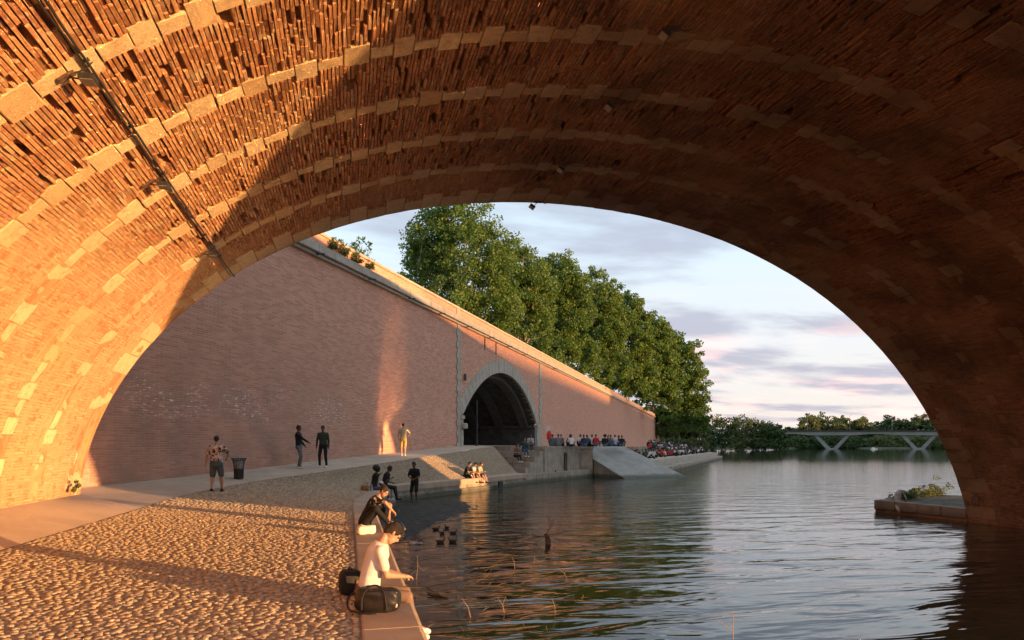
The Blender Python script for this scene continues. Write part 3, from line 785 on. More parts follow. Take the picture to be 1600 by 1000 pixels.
# ================================================================== THE QUAY WALL
wall = empty('retaining_wall'); tag(wall, 'high pink brick quay wall running from the bridge along the river', 'wall')
TS0, TS1, TSP, TCR = 12.35, 34.6, 4.75, 8.95         # tunnel opening: jambs, springing, crown
TC = (TS0 + TS1) / 2; TH_ = (TS1 - TS0) / 2; TR = (TH_ ** 2 + (TCR - TSP) ** 2) / (2 * (TCR - TSP)); TZ0 = TCR - TR
WEND = 212.0; CORN = 11.42; STREET = 11.9
def tz(s, r=TR):
    v = r * r - (s - TC) ** 2
    return TZ0 + math.sqrt(max(v, 0))
def build_wall():
    b = MB(); uv = []
    def face(ss, lo, hi, off=0.0):
        V = []; n = len(ss)
        for q in ss:
            z0 = lo(q) if callable(lo) else lo; z1 = hi(q) if callable(hi) else hi
            for z in (z0, z1): V.append(wallp(q, z, off)); uv.append((q, z))
        b.add(V, [(2 * i, 2 * i + 2, 2 * i + 3, 2 * i + 1) for i in range(n - 1)])
    face([-34, -24, -14, -4, 4, TS0 - .02], -.5, CORN)
    sa = list(np.linspace(TS0 - .02, TS1 + .02, 49)); face(sa, lambda q: tz(q) if TS0 < q < TS1 else TSP, CORN)
    face([TS1 + .02, 45, 60, 90, 130, 170, WEND], -.5, CORN)
    me = b.mesh('brick_face'); l = me.uv_layers.new(name='UVMap')
    for p in me.polygons:
        for li in p.loop_indices: l.data[li].uv = uv[me.loops[li].vertex_index]
    link('brick_face', me, M['wbrick'], wall)
    # end return, seen as the corner against the trees
    e = MB(); e.add([wallp(WEND, -.5), wallp(WEND, CORN), wallp(WEND, CORN, -25), wallp(WEND, -.5, -25)], [(0, 1, 2, 3)]); e.build('end_face', M['wbrick'], wall)
    # parapet brick band
    pb = MB(); uv2 = []
    V = []
    for q in (-34, -10, 10, 40, 80, 130, WEND):
        for (z, o) in ((STREET, .02), (12.5, .02), (12.5, -.38), (STREET, -.38)): V.append(wallp(q, z, o)); uv2.append((q, z + (o * 3)))
    n = 7; pb.add(V, [(4 * i + c, 4 * i + 4 + c, 4 * i + 4 + c + 1, 4 * i + c + 1) for i in range(n - 1) for c in range(3)] + [(4 * n - 4, 4 * n - 3, 4 * n - 2, 4 * n - 1)])
    me = pb.mesh('parapet'); l = me.uv_layers.new(name='UVMap')
    for p in me.polygons:
        for li in p.loop_indices: l.data[li].uv = uv2[me.loops[li].vertex_index]
    link('parapet', me, M['wbrick'], wall)
    rz = math.atan2(.868, .497); mz = Matrix.Rotation(rz, 3, 'Z')
    # cornice and coping, stone by stone
    def runs(name, z0, z1, o0, o1, L0, L1, upto, mat):
        s_ = -12.0; rest = MB(); k = 0
        while s_ < WEND:
            L = rnd.uniform(L0, L1); c = wallp(s_ + L / 2, (z0 + z1) / 2 + rnd.uniform(-.006, .006), (o0 + o1) / 2 + rnd.uniform(-.012, .012))
            if s_ < upto:
                q = MB(); q.box((0, 0, 0), (L - .015, abs(o1 - o0), z1 - z0)); o = q.build(name, mat, wall, loc=c, rot=(0, 0, rz))
                bv = o.modifiers.new('b', 'BEVEL'); bv.width = .02; bv.segments = 1
            else: rest.box(c, (L - .015, abs(o1 - o0), z1 - z0), mz)
            s_ += L
        if rest.n: tag(rest.build(name + 's', mat, wall), kind='stuff')
    runs('cornice_stone', CORN + .09, STREET + .004, -.1, .34, 1.2, 1.8, 70, M['greystone'])
    runs('moulding_stone', CORN - .06, CORN + .085, -.1, .17, 1.2, 1.8, 45, M['greystone'])
    runs('coping_stone', 12.503, 12.66, -.44, .09, 1.3, 1.9, 70, M['greystone'])
    for q in (11.4, 36.9): # pilaster caps of the parapet
        p = MB(); p.box((0, 0, 0), (.62, .5, .78)); p.build('parapet_pier', M['greystone'], wall, loc=wallp(q, STREET + .38, -.17), rot=(0, 0, rz))
    # quoins either side of the tunnel
    for (q0, w0, w1, zb) in ((11.55, .55, .95, 2.3), (36.3, .9, 1.35, 2.35)):
        z = zb; k = 0
        while z < CORN - .1:
            h = min(rnd.uniform(.36, .46), CORN - .065 - z); w = w0 if k % 2 else w1
            p = MB(); p.box((0, 0, 0), (w, .14, h - .012)); p.build('quoin_stone', M['greystone'], wall, loc=wallp(q0, z + h / 2, .01 + rnd.uniform(-.006, .006)), rot=(0, 0, rz)); z += h; k += 1
    # jambs of the opening
    for (a, b_) in ((TS0 - .5, TS0), (TS1, TS1 + 1.25)):
        z = 2.3; k = 0
        while z < TSP - .35:
            h = min(.48, TSP - .30 - z); p = MB(); p.box((0, 0, 0), (b_ - a, .34, h - .012)); p.build('jamb_stone', M['greystone'], wall, loc=wallp((a + b_) / 2, z + h / 2, -.06 + .01 * (k % 2)), rot=(0, 0, rz)); z += h; k += 1
        p = MB(); p.box((0, 0, 0), (b_ - a + .14, .46, .26)); p.build('impost', M['greystone'], wall, loc=wallp((a + b_) / 2, TSP - .155, -.03), rot=(0, 0, rz))
    # voussoirs
    a0 = math.asin(TH_ / TR); n = 56
    for i in range(n):
        t0 = -a0 + 2 * a0 * i / n; t1 = -a0 + 2 * a0 * (i + 1) / n - .0006; th = 1.12
        P = []
        for o in (-.45, .055 + .012 * (i % 2)):
            for (t, r) in ((t0, TR), (t1, TR), (t1, TR + th), (t0, TR + th)):
                P.append(wallp(TC + r * math.sin(t), TZ0 + r * math.cos(t), o))
        v = MB(); v.add(P, [(3, 2, 1, 0), (4, 5, 6, 7), (0, 1, 5, 4), (1, 2, 6, 5), (2, 3, 7, 6), (3, 0, 4, 7)]); v.build('voussoir', M['greystone'], wall)
    # iron brackets and scuppers under the cornice
    for q in (-7.4, -2.4, 2.6, 7.5, 12.9, 18.2, 23.5, 29, 42, 56):
        p = MB(); p.tube([wallp(q, CORN + .02, .0), wallp(q, CORN - .02, .62)], .03, 6); p.tube([wallp(q - .5, CORN - .03, .45), wallp(q + .35, CORN - .03, .45)], .022, 6); p.build('iron_bracket', M['iron'], wall)
    for q in (17.5, 20.5): p = MB(); p.tube([wallp(q, CORN - .1, .05), wallp(q, CORN - 1.1, .05)], .04, 6); p.build('drain_pipe', M['rust'], wall)
    # tunnel inside
    D = 15.0; t = MB(); sa = np.linspace(-a0, a0, 33); V = []
    pts = [(TS0, 2.2)] + [(TC + TR * math.sin(x), TZ0 + TR * math.cos(x)) for x in sa] + [(TS1, 2.2)]
    for (s_, z) in pts: V += [wallp(s_, z, -.15), wallp(s_, z, -D)]
    n = len(pts); t.add(V, [(2 * i, 2 * i + 1, 2 * i + 3, 2 * i + 2) for i in range(n - 1)])
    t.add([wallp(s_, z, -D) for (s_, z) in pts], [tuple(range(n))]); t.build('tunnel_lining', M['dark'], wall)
    for k, d in enumerate((.9, 3.6, 6.4, 9.2, 12.0)):
        r = MB(); V = []
        for x in sa:
            for (rr_, dd) in ((TR - .01, d), (TR - .42, d), (TR - .42, d + .85), (TR - .01, d + .85)): V.append(wallp(TC + rr_ * math.sin(x) * (TH_ / (TR * math.sin(a0))), TZ0 + rr_ * math.cos(x), -dd))
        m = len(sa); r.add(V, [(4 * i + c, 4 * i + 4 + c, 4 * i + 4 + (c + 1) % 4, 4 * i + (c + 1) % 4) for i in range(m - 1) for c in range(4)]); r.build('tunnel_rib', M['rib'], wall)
    r = MB(); P = [(wallp(TS1 - .22, 0, -.46)), (wallp(TS1 - .22, 0, -D)), (wallp(TS1 + .1, 0, -D)), (wallp(TS1 + .1, 0, -.46))]; r.prism([(p.x, p.y) for p in P], TSP - .42, TSP - .16); r.build('tunnel_ledge', M['rib'], wall)
build_wall()
street = MB(); street.prism([tuple(wallp(-60, 0, -.4)[:2]), tuple(wallp(WEND, 0, -.4)[:2]), tuple(wallp(WEND, 0, -110)[:2]), tuple(wallp(-60, 0, -110)[:2])], STREET - .3, STREET + .05)
o = street.build('upper_street', M['street']); tag(o, kind='structure')
floor = MB(); V = [wallp(TS0 - 2, 2.47, .05), wallp(TS0, 2.50, -.1), wallp(TS0, 2.62, -15.2), wallp(TS1, 2.62, -15.2), wallp(TS1 - .02, 2.47, -.1)]
floor.add(V, [(0, 1, 4), (1, 2, 3, 4)]); o = floor.build('tunnel_floor', M['asph']); tag(o, kind='structure')

# ---- landing stage with seat steps, recessed slot and slipway
LZ = 2.445
Q1 = Vector((13.35, 46.6, 0)); Q0 = Vector((11.25, 44.0, 0)); UQ = Vector((.63, .777, 0)); NQ = Vector((-.777, .63, 0))
E1 = Vector((17.75, 51.55, 0)); F1 = Vector((18.9, 51.4, 0))
landing = empty('landing_stage'); tag(landing, 'concrete landing stage with seat steps and a dark arched slot in its face', 'landing')
def build_landing():
    back = [tuple(wallp(13.5, 0, .12)[:2]), tuple(wallp(34, 0, .06)[:2]), tuple(wallp(110, 0, .06)[:2])]
    kin = Q1 + NQ * 4.15; rt = Vector((19.3, 54.0, 0)); rr_ = Vector((22.85, 54.68, 0)); far = Vector((30, 82, 0))
    ds = MB(); poly = [(Q1.x, Q1.y), (E1.x, E1.y), (F1.x, F1.y), (rt.x, rt.y), (rr_.x, rr_.y), (far.x, far.y), back[2], back[1], back[0], (kin.x, kin.y)]
    ds.prism(poly, -1.5, LZ - .20); ds.build('landing_body', M['conc'], landing)
    t = MB(); polyt = [(Q1.x + .02, Q1.y - .04), (E1.x + .02, E1.y - .06), (18.98, 51.33), (rt.x, rt.y), (rr_.x, rr_.y), (far.x, far.y), back[2], back[1], back[0], (kin.x, kin.y)]
    t.prism(polyt, LZ - .196, LZ); t.build('landing_deck', M['conc'], landing)
    # front face: panels with thin joints, leaving the arched slot open
    a = Q1; d = (E1 - Q1); L = d.length; u = d.normalized(); out = Vector((u.y, -u.x, 0)); q = math.atan2(u.y, u.x)
    slot = (at(882, 51.6, 0) - Q1).dot(u)
    cuts = [0, slot - 1.9, slot - .33, slot + .33, slot + 1.9, L]
    for i in range(5):
        if i == 2: continue
        w = cuts[i + 1] - cuts[i] - .012; p = MB(); p.box((0, 0, 0), (w, .16, LZ - .42)); c = a + u * (cuts[i] + cuts[i + 1]) / 2 + out * .085; p.build('face_panel', M['conc'], landing, loc=(c.x, c.y, (LZ - .196) / 2 + .1), rot=(0, 0, q))
    # arch-topped surround of the slot
    p = MB(); n = 16; sw = .27; zt = 1.75; zl = LZ - .20; V = []; top = []
    prof = [(-.33, -.4), (-.33, zl), (.33, zl), (.33, -.4)]
    inner = [(-sw, -.4)] + [(-sw * math.cos(PI * k / n), zt + sw * 1.0 * math.sin(PI * k / n)) for k in range(n + 1)] + [(sw, -.4)]
    outer = [(-.33, -.4)] + [(-.33 + .66 * k / n, zl) if 0 < k < n else ((-.33, zl) if k == 0 else (.33, zl)) for k in range(n + 1)] + [(.33, -.4)]
    for o_ in (.166, .0):
        for (x, z) in inner: V.append(a + u * (slot + x) + out * o_ + Vector((0, 0, z)))
        for (x, z) in outer: V.append(a + u * (slot + x) + out * o_ + Vector((0, 0, z)))
    m = len(inner); fs = [(i, i + 1, m + i + 1, m + i) for i in range(m - 1)] + [(i, 2 * m + i, 2 * m + i + 1, i + 1) for i in range(m - 1)]
    p.add(V, fs); p.build('slot_surround', M['conc'], landing)
    p = MB(); p.box(a + u * slot + out * .02 + Vector((0, 0, .8)), (.56, .03, 2.6), Matrix.Rotation(q, 3, 'Z')); p.build('slot_back', M['black'], landing)
    p = MB(); a2 = at(885.5, 51.2, 0); p.tube([a2 + Vector((0, 0, -.3)), a2 + Vector((0, 0, 1.9))], .035, 6); p.build('slot_rail', M['iron'], landing)
    # low plinth at the water
    p = MB(); P0 = Vector((11.2, 43.1, 0)); P1 = Vector((18.3, 51.0, 0))
    poly = [tuple(P0[:2]), tuple(at(925, 54.2, 0)[:2]), tuple((E1 + UQ * .1)[:2]), (Q0 + NQ * .6)[:2]]; p.prism([tuple(x) for x in poly], -1.5, .60, None); p.build('plinth', M['conc'], landing)
    p = MB(); a2 = at(868, 48.6, 0); p.tube([a2 + Vector((0, 0, -.5)), a2 + Vector((0, 0, .75))], .05, 6); p.build('mooring_post', M['wood'], landing)
    # seat steps: five risers stepping down towards the near quay
    ks = [4.6, 3.7, 3.0, 2.3, 1.7]; top = LZ; run = (Q1 - Q0).length / 4.3
    for i in range(5):
        z1 = top - .365 * (i + 1) if i < 5 else 0; pf = Q1 - UQ * (run * i) ; pn = Q1 - UQ * (run * (i + 1))
        if i == 4: break
        p = MB(); k = ks[min(i + 0, 4)] + .5
        poly = [pf - NQ * .10, pf + NQ * k, pn + NQ * (k), pn - NQ * .10]
        p.prism([(x.x, x.y) for x in poly[::-1]], -.6, z1, None); p.build('seat_step', M['conc'], landing)
build_landing()
slip = empty('slipway'); tag(slip, 'smooth grey concrete slipway sloping from the landing down into the river', 'slipway')
def build_slip():
    a = Vector((20.2, 47.5, -.10)); b_ = Vector((26.0, 48.65, -.10)); n = Vector((-.192, .981, 0))
    c = Vector((22.85, 54.66, LZ + .004)); d = Vector((19.15, 54.0, LZ + .004)); e = Vector((18.93, 51.42, 1.45))
    p = MB(); V = [a, b_, c, d, e] + [Vector((v.x, v.y, v.z - .16)) for v in (a, b_, c, d, e)]
    p.add(V, [(0, 1, 2, 3, 4), (9, 8, 7, 6, 5), (0, 4, 9, 5), (1, 0, 5, 6), (2, 1, 6, 7), (4, 3, 8, 9)]); p.build('ramp_slab', M['slip'], slip)
    q = MB(); V = [a + Vector((.06, .05, -.17)), e + Vector((.06, .04, -.17)), Vector((e.x + .06, e.y, -1)), Vector((a.x + .06, a.y + .05, -1)), b_ + Vector((-.05, 0, -.17)), c + Vector((-.05, 0, -.2)), Vector((c.x - .05, c.y, -1)), Vector((b_.x, b_.y, -1))]
    q.add(V, [(0, 1, 2, 3), (7, 6, 5, 4)]); q.build('side_wall', M['conc'], slip)
build_slip()

# ---- lower quay where the crowd sits
lowq = empty('lower_quay'); tag(lowq, kind='structure')
LQ0 = Vector((24.5, 54.9, 0)); LQ1 = at(1113, 131, 0)
def build_low():
    u = (LQ1 - LQ0).normalized(); out = Vector((u.y, -u.x, 0))
    L = (LQ1 - LQ0).length
    w = wallp(60, 0, .1)
    p = MB(); pl = [LQ0, LQ1, LQ1 + Vector((-6, 22, 0)), wallp(170, 0, .2), wallp(44, 0, .2)]; p.prism([(x.x, x.y) for x in pl], -1, 1.22); p.build('lower_quay_deck', M['asph'], lowq)
    for k in range(1, 4):
        q = MB(); a = LQ0 + u * 22 - out * (1.3 * k + .3); e = LQ1 - u * 4 - out * (1.3 * k + .3); q.prism([(x.x, x.y) for x in (a, e, e - out * 1.35, a - out * 1.35)], 1.0, 1.22 + .38 * k); q.build('seat_tier', M['conc'], lowq)
    # two rough stone kerbs, block by block
    for (o0, o1, z1, mat) in ((-.05, .75, 1.16, M['greystone']), (.75, 2.0, .55, M['conc'])):
        s_ = -2.5 if o0 < 0 else 3
        while s_ < L - (0 if o0 < 0 else 3):
            l = rnd.uniform(2.2, 3.4); c = LQ0 + u * (s_ + l / 2) + out * ((o0 + o1) / 2)
            q = MB(); q.box((0, 0, 0), (l - .03, o1 - o0, z1 + .8)); q.build('kerb_block', mat, lowq, loc=(c.x, c.y, (z1 - .8) / 2 + rnd.uniform(-.02, .02)), rot=(0, 0, math.atan2(u.y, u.x) + rnd.uniform(-.004, .004))); s_ += l
build_low()

# ---- far river bank and the modern bridge
bank = MB()
far = []
for i in range(41):
    px = 1040 + i * 16; d = 520 + 25 * math.sin(i * .5) - (1 if px < 1220 else 0) * (1220 - px) * 1.15
    far.append((px, d))
V = []
for (px, d) in far:
    a = at(px, d, -.4); c = at(px, d + 3, 1.0); e = at(px, d + 420, 5); V += [tuple(a), tuple(c), tuple(e)]
bank.add(V, [(3 * i + c, 3 * i + 3 + c, 3 * i + 4 + c, 3 * i + 1 + c) for i in range(40) for c in range(2)])
tag(bank.build('far_bank', M['farbank'], smooth=True), kind='structure')
gr = MB(); gr.add([(-2500, 300, -.5), (4000, 300, -.5), (4000, 6000, -.5), (-2500, 6000, -.5)], [(0, 1, 2, 3)]); tag(gr.build('far_ground', M['farbank']), kind='structure')

mb = empty('road_bridge'); tag(mb, 'distant pale concrete road bridge with V-shaped piers', 'bridge')
def build_modern():
    d = 450.0
    def X(px, z, dd=0): return at(px, d + dd, z)
    z1 = H + (YH - 675) / F * d; z0 = H + (YH - 678) / F * d
    p = MB()
    P = [X(1205, z0), X(1700, z0), X(1700, z0, 14), X(1205, z0, 14)]; p.prism([(q.x, q.y) for q in P], z0, z1); p.build('deck', M['bridgec'], mb)
    r = MB(); P = [X(1205, 0, -.4), X(1700, 0, -.4), X(1700, 0, -.1), X(1205, 0, -.1)]; r.prism([(q.x, q.y) for q in P], z1 + .003, z1 + 1.05); r.build('railing', M['iron'], mb)
    for (c, w) in ((1163, 34), (1300, 33), (1436, 33), (1573, 33)):
        for sgn in (-1, 1):
            for dd in (1.5, 10):
                q = MB(); wt = 9; wb = 7; V = []
                for (px, z, hw) in ((c + sgn * 5, .2, 4.0), (c + sgn * (w - 9), z0 - 1.4, 3.4), (c + sgn * w, z0 + .02, 6.5)):
                    for (a_, b_) in ((-hw, 0), (hw, 0), (hw, 3.0), (-hw, 3.0)): V.append(X(px + a_, z, dd + b_))
                fs = []
                for k in range(2): fs += [(4 * k + i, 4 * k + (i + 1) % 4, 4 * k + 4 + (i + 1) % 4, 4 * k + 4 + i) for i in range(4)]
                fs += [(3, 2, 1, 0), (8, 9, 10, 11)]; q.add(V, fs)
                if c > 1200: q.build('pier_leg', M['bridgec'], mb)
        if c > 1200:
            q = MB(); P = [X(c - 9, 0, 0), X(c + 9, 0, 0), X(c + 9, 0, 14), X(c - 9, 0, 14)]; q.prism([(v.x, v.y) for v in P], -.5, .8); q.build('pier_footing', M['bridgec'], mb)
            # haunch under the deck between the legs and beyond them
    for c in (1163, 1300, 1436, 1573):
        h = MB(); V = []
        for px, dz in ((c - w - 26, .3), (c - w, -.5), (c + w, -.5), (c + w + 26, .3)):
            for dd in (.1, 13.9): V += [X(px, z0 + .01, dd), X(px, z0 - .35 + dz, dd)]
        fs = [(4 * i, 4 * i + 1, 4 * i + 5, 4 * i + 4) for i in range(3)] + [(4 * i + 1, 4 * i + 3, 4 * i + 7, 4 * i + 5) for i in range(3)]
        h.add(V, fs); h.build('haunch', M['bridgec'], mb)
    k = 0
    for px in (1262, 1328, 1394, 1461):
        l = empty('street_lamp', X(px, z1, 3)); tag(l, 'tall thin lamp post on the far road bridge, ' + ('first from the left', 'second from the left', 'third from the left', 'closest to the brick vault')[k], 'street lamp', 'lamp posts on the road bridge')
        q = MB(); q.cone((0, 0, 0), (0, 0, 11), .16, .09, 6); q.build('post', M['bridgec'], l)
        q = MB(); q.tube([(0, 0, 11), (.9, 0, 11.4), (1.8, 0, 11.3)], .08, 5); q.build('arm', M['bridgec'], l); k += 1
    q = MB(); c = at(1366, 425, 0); bo = empty('boat', c); bo.scale = (.6, .6, .6); tag(bo, 'tiny white boat moored beneath the far road bridge', 'boat')
    q.prism([(-3.5, -1), (3, -1), (4.4, 0), (3, 1), (-3.5, 1)], -.1, .9); q.build('hull', M['white'], bo); q = MB(); q.box((-.8, 0, 1.5), (2.6, 1.6, 1.2)); q.build('cabin', M['white'], bo)
build_modern()

# ================================================================== TREES AND PLANTS
def leaf_cloud(clumps, per, size, rs, droop=.0):
    """quads spread through clumps: (centre, radius) list -> arrays"""
    n = sum(per(c) for c in clumps); C = np.zeros((n, 3)); T = np.zeros(n); i = 0
    for c in clumps:
        k = per(c); v = rs.normal(size=(k, 3)); v /= np.linalg.norm(v, axis=1)[:, None] + 1e-9
        r = c[1] * rs.random(k)[:, None] ** .45; C[i:i + k] = np.array(c[0]) + v * r * np.array([1, 1, .8]); T[i:i + k] = c[2] + rs.random(k) * .45 ; i += k
    a = rs.normal(size=(n, 3)); a /= np.linalg.norm(a, axis=1)[:, None]; b = rs.normal(size=(n, 3)); b -= a * (a * b).sum(1)[:, None]; b /= np.linalg.norm(b, axis=1)[:, None]
    sz = size * (.6 + .8 * rs.random(n))[:, None]; a = a * sz; b = b * sz * .75
    V = np.stack([C - a - b * .2, C + b, C + a - b * .2, C - b * .9], 1).reshape(-1, 3); Q = np.arange(4 * n).reshape(n, 4)
    return V, Q, np.repeat(np.clip(T, 0, 1)[:, None], 3, 1)
def tree(name, label, base, top, crown, nclump, leaf, per, mat, seed, group=None, cat='tree', trunk_r=.35, clump_r=1.3, shell=.55, gaps=.0):
    """crown: list of (dx, dy, z, rx, ry, rz) lobes relative to base"""
    r = random.Random(seed); rs = np.random.default_rng(seed); root = empty(name, base); tag(root, label, cat, group)
    vol = [c[3] * c[4] * c[5] for c in crown]; tot = sum(vol); cl = []
    for c, v in zip(crown, vol):
        for _ in range(max(3, int(nclump * (v / tot) ** 1.0))):
            while True:
                d = Vector((r.gauss(0, 1), r.gauss(0, 1), r.gauss(0, 1))).normalized(); q = r.uniform(shell, 1.0) ** .6
                p = Vector((c[0] + d.x * c[3] * q, c[1] + d.y * c[4] * q, c[2] + d.z * c[5] * q))
                if r.random() >= gaps or q < .8: break
            cl.append((tuple(p), clump_r * r.uniform(.55, 1.25), r.uniform(0, .55)))
    V, Q, T = leaf_cloud(cl, lambda c: int(per * (c[1] / clump_r) ** 2) + 4, leaf, rs)
    np_mesh('crown', V, Q, mat, root, tint=T)
    if trunk_r:
        b = MB(); z1 = min(c[2] for c in crown); pts = [Vector((0, 0, -.3)), Vector((r.uniform(-.2, .2), r.uniform(-.2, .2), z1 * .4)), Vector((r.uniform(-.4, .4), r.uniform(-.4, .4), z1 * .75))]
        b.tube(pts, [trunk_r, trunk_r * .8, trunk_r * .62], 8)
        for k in range(9):
            c = cl[r.randrange(len(cl))][0]; e = Vector(c); m = pts[-1].lerp(e, .5) + Vector((0, 0, -.06 * (e - pts[-1]).length)); st = pts[1].lerp(pts[2], r.uniform(.4, 1))
            b.tube([st, m, e], [trunk_r * .42, trunk_r * .25, .04], 5)
        b.build('trunk', M['bark'], root, smooth=True)
    return root
def plane_trees():
    # px centre, top py, half width px, distance, crown base py
    L = [(722, 312, 94, 66, 470, 'tallest plane tree, reaching up to the vault rim above the quay wall', 1.0),
         (812, 376, 66, 84, 520, 'plane tree just right of the tallest one, above the tunnel mouth', 1.0),
         (878, 396, 62, 100, 560, 'broad plane tree behind the wall, third of the row from the bridge', 1.0),
         (932, 418, 58, 122, 590, 'plane tree with a bright top in the middle of the row above the wall', 1.0),
         (978, 455, 50, 148, 610, 'plane tree in the farther half of the row above the wall, rounded top', 1.0),
         (1020, 492, 48, 180, 630, 'plane tree above the last stretch of the wall', 1.0),
         (1060, 518, 50, 225, 655, 'last large plane tree of the row, its crown overhanging the end of the wall', 1.0)]
    for i, (px, py, hw, d, pb, lab, q) in enumerate(L):
        zt = H + (YH - py) / F * d; zb = STREET + .6 if i < 6 else 6; w = hw / F * d; base = at(px, d, STREET if i < 6 else 3)
        zt -= base.z; zb -= base.z; h = zt - zb; zc = (zt + zb) / 2
        r = random.Random(40 + i); lobes = [(0, 0, zb + h * .55, w * .85, w * .85, h * .46)]
        for k in range(5):
            a = r.uniform(0, 2 * PI); lobes.append((math.cos(a) * w * .52, math.sin(a) * w * .52, zb + h * r.uniform(.25, .72), w * r.uniform(.42, .55), w * r.uniform(.42, .55), h * r.uniform(.20, .30)))
        lobes.append((r.uniform(-.2, .2) * w, 0, zb + h * .78, w * .5, w * .5, h * .22))
        for k in range(5): a = -PI / 2 + (k - 2) * .75; lobes.append((math.cos(a) * w * .75, math.sin(a) * w * .45, zb + h * r.uniform(.10, .22), w * .38, w * .34, h * .16))
        cr = w * .15
        tree('plane_tree', lab, base, zt, lobes, int(620), max(.115, .0015 * d), 84 if i else 100, M['leaf'], 60 + i, 'plane trees on the upper street', trunk_r=.4, clump_r=cr, shell=.3)
    # side branch of the first tree, catching the light on the left
    b = at(636, 64, STREET); tree('plane_tree', 'narrow sparse plane tree left of the tallest one, sky showing through', b, 0, [(.2, 0, 5.6, 1.5, 1.6, 3.2), (-.6, .2, 4.0, 1.0, 1.0, 1.5), (.9, 0, 8.4, 1.5, 1.3, 1.6)], 70, .14, 30, M['leaf'], 81, 'plane trees on the upper street', trunk_r=.12, clump_r=.55, shell=.2)
    b = at(548, 50, STREET); tree('small_tree', 'small leafy tree top peeping over the parapet under the vault rim', b, 0, [(0, 0, 4.1, 1.7, 1.5, .85), (-.9, 0, 5.1, .9, .8, .7), (.8, 0, 5.3, .9, .8, .5)], 46, .10, 30, M['leaf'], 83, None, trunk_r=.1, clump_r=.42, shell=.1)
    # lower trees past the end of the wall
    for i, (px, py, hw, d, pb, lab) in enumerate([(1052, 636, 30, 250, 700, 'yellow green tree below the last plane tree, past the end of the wall'), (1088, 650, 24, 262, 700, 'low yellow green tree standing out at the right end of the row'), (1040, 655, 18, 285, 700, 'green tree whose foliage closes the gap beside the wall end'), (1072, 664, 24, 240, 700, 'low dark green tree behind the shrubs and the seated crowd')]):
        zt = H + (YH - py) / F * d; zb = 1; w = hw / F * d; base = at(px, d, 1.0)
        tree('garden_tree', lab, base, 0, [(0, 0, zt * .55, w, w * .8, zt * .45), (w * .4, 0, zt * .4, w * .6, w * .6, zt * .35)], 150, .5, 34, M['leafs'], 90 + i, None, trunk_r=.3, clump_r=w * .17, shell=.3)
    # clipped hedge of shrubs behind the crowd
    for i in range(9):
        px = 1036 + i * 8; d = 120; base = at(px, d, 1.2)
        tree('olive_shrub', ('grey green shrub in the row behind the crowd, ' + ['leftmost, in front of the wall end', 'second from the left', 'third from the left', 'fourth from the left', 'middle one', 'fourth from the right', 'third from the right', 'second from the right', 'rightmost, beside the parasols'][i]), base, 0, [(0, 0, 1.7, .65, .6, .95)], 40, .10, 26, M['leafs'], 120 + i, 'grey green shrubs behind the crowd', 'shrub', trunk_r=.06, clump_r=.32, shell=.2)
plane_trees()
def far_trees():
    L = []
    for (px, top, hw) in ((1095, 658, 26), (1128, 647, 32), (1162, 650, 30), (1190, 657, 26), (1213, 664, 20), (1070, 668, 26)): L.append((px, top, hw, 410 - (px - 1070) * .1))
    for (px, top, hw) in ((1238, 668, 20), (1262, 648, 24), (1290, 645, 32), (1315, 650, 22), (1345, 651, 24), (1372, 660, 22), (1390, 650, 22), (1412, 655, 22), (1438, 646, 26), (1465, 648, 26), (1492, 652, 26), (1225, 676, 22), (1330, 664, 24), (1356, 666, 20), (1520, 652, 28), (1550, 655, 28), (1580, 650, 30)): L.append((px, top, hw, 575 + rnd.uniform(-25, 25)))
    for (px, top, hw) in ((1245, 684, 26), (1285, 682, 28), (1330, 683, 28), (1375, 682, 28), (1420, 683, 28), (1465, 682, 28), (1505, 682, 26), (1550, 684, 28)): L.append((px, top, hw, 535))
    L.sort(); ORD = {}; ORDW = 'first second third fourth fifth sixth seventh eighth ninth tenth eleventh twelfth thirteenth fourteenth fifteenth sixteenth seventeenth eighteenth'.split()
    for i, (px, top, hw, d) in enumerate(L):
        zt = (YH - top) / F * d + H; w = hw / F * d; base = at(px, d, .3); r = random.Random(i + 500)
        lob = [(0, 0, zt * .52, w * .9, w * .7, zt * .48), (0, -w * .3, zt * .2, w * 1.15, w * .6, zt * .22)]
        for k in range(4): lob.append((r.uniform(-.6, .6) * w, -w * .2, zt * r.uniform(.3, .75), w * .45, w * .4, zt * .22))
        side = 'before the road bridge' if px < 1215 else ('under the road bridge deck' if top > 680 else 'rising behind the road bridge')
        ORD[side] = ORD.get(side, 0) + 1
        tree('bank_tree', 'dark green tree on the far bank, %s from the left %s' % (ORDW[ORD[side] - 1], side), base, 0, lob, 210, .75 if d > 450 else .5, 34, M['leafd'] if (i % 3) else M['leafs'], 500 + i, 'far bank trees ' + side, trunk_r=.3, clump_r=w * .19, shell=.35)
far_trees()
def tuft(px, s, label):
    c = wallp(s, STREET + .02, .2); root = empty('wall_plant', c); tag(root, label, 'plant', 'plants rooted on the wall cornice'); rs = np.random.default_rng(int(s * 10) % 99 + 3)
    cl = [((rs.normal() * .16, rs.normal() * .10, .12 + abs(rs.normal()) * .24), .17, .2) for _ in range(14)]; V, Q, T = leaf_cloud(cl, lambda c: 40, .045, rs); np_mesh('foliage', V, Q, M['leafs'], root, tint=T)
for q, lab in ((-5.9, 'highest of four green tufts on the wall cornice, nearest the vault'), (-4.95, 'narrow tuft on the cornice, second from the vault'), (-3.75, 'bushy tuft on the cornice, third from the vault'), (-2.3, 'tuft lowest on the cornice and farthest from the vault')): tuft(0, q, lab)
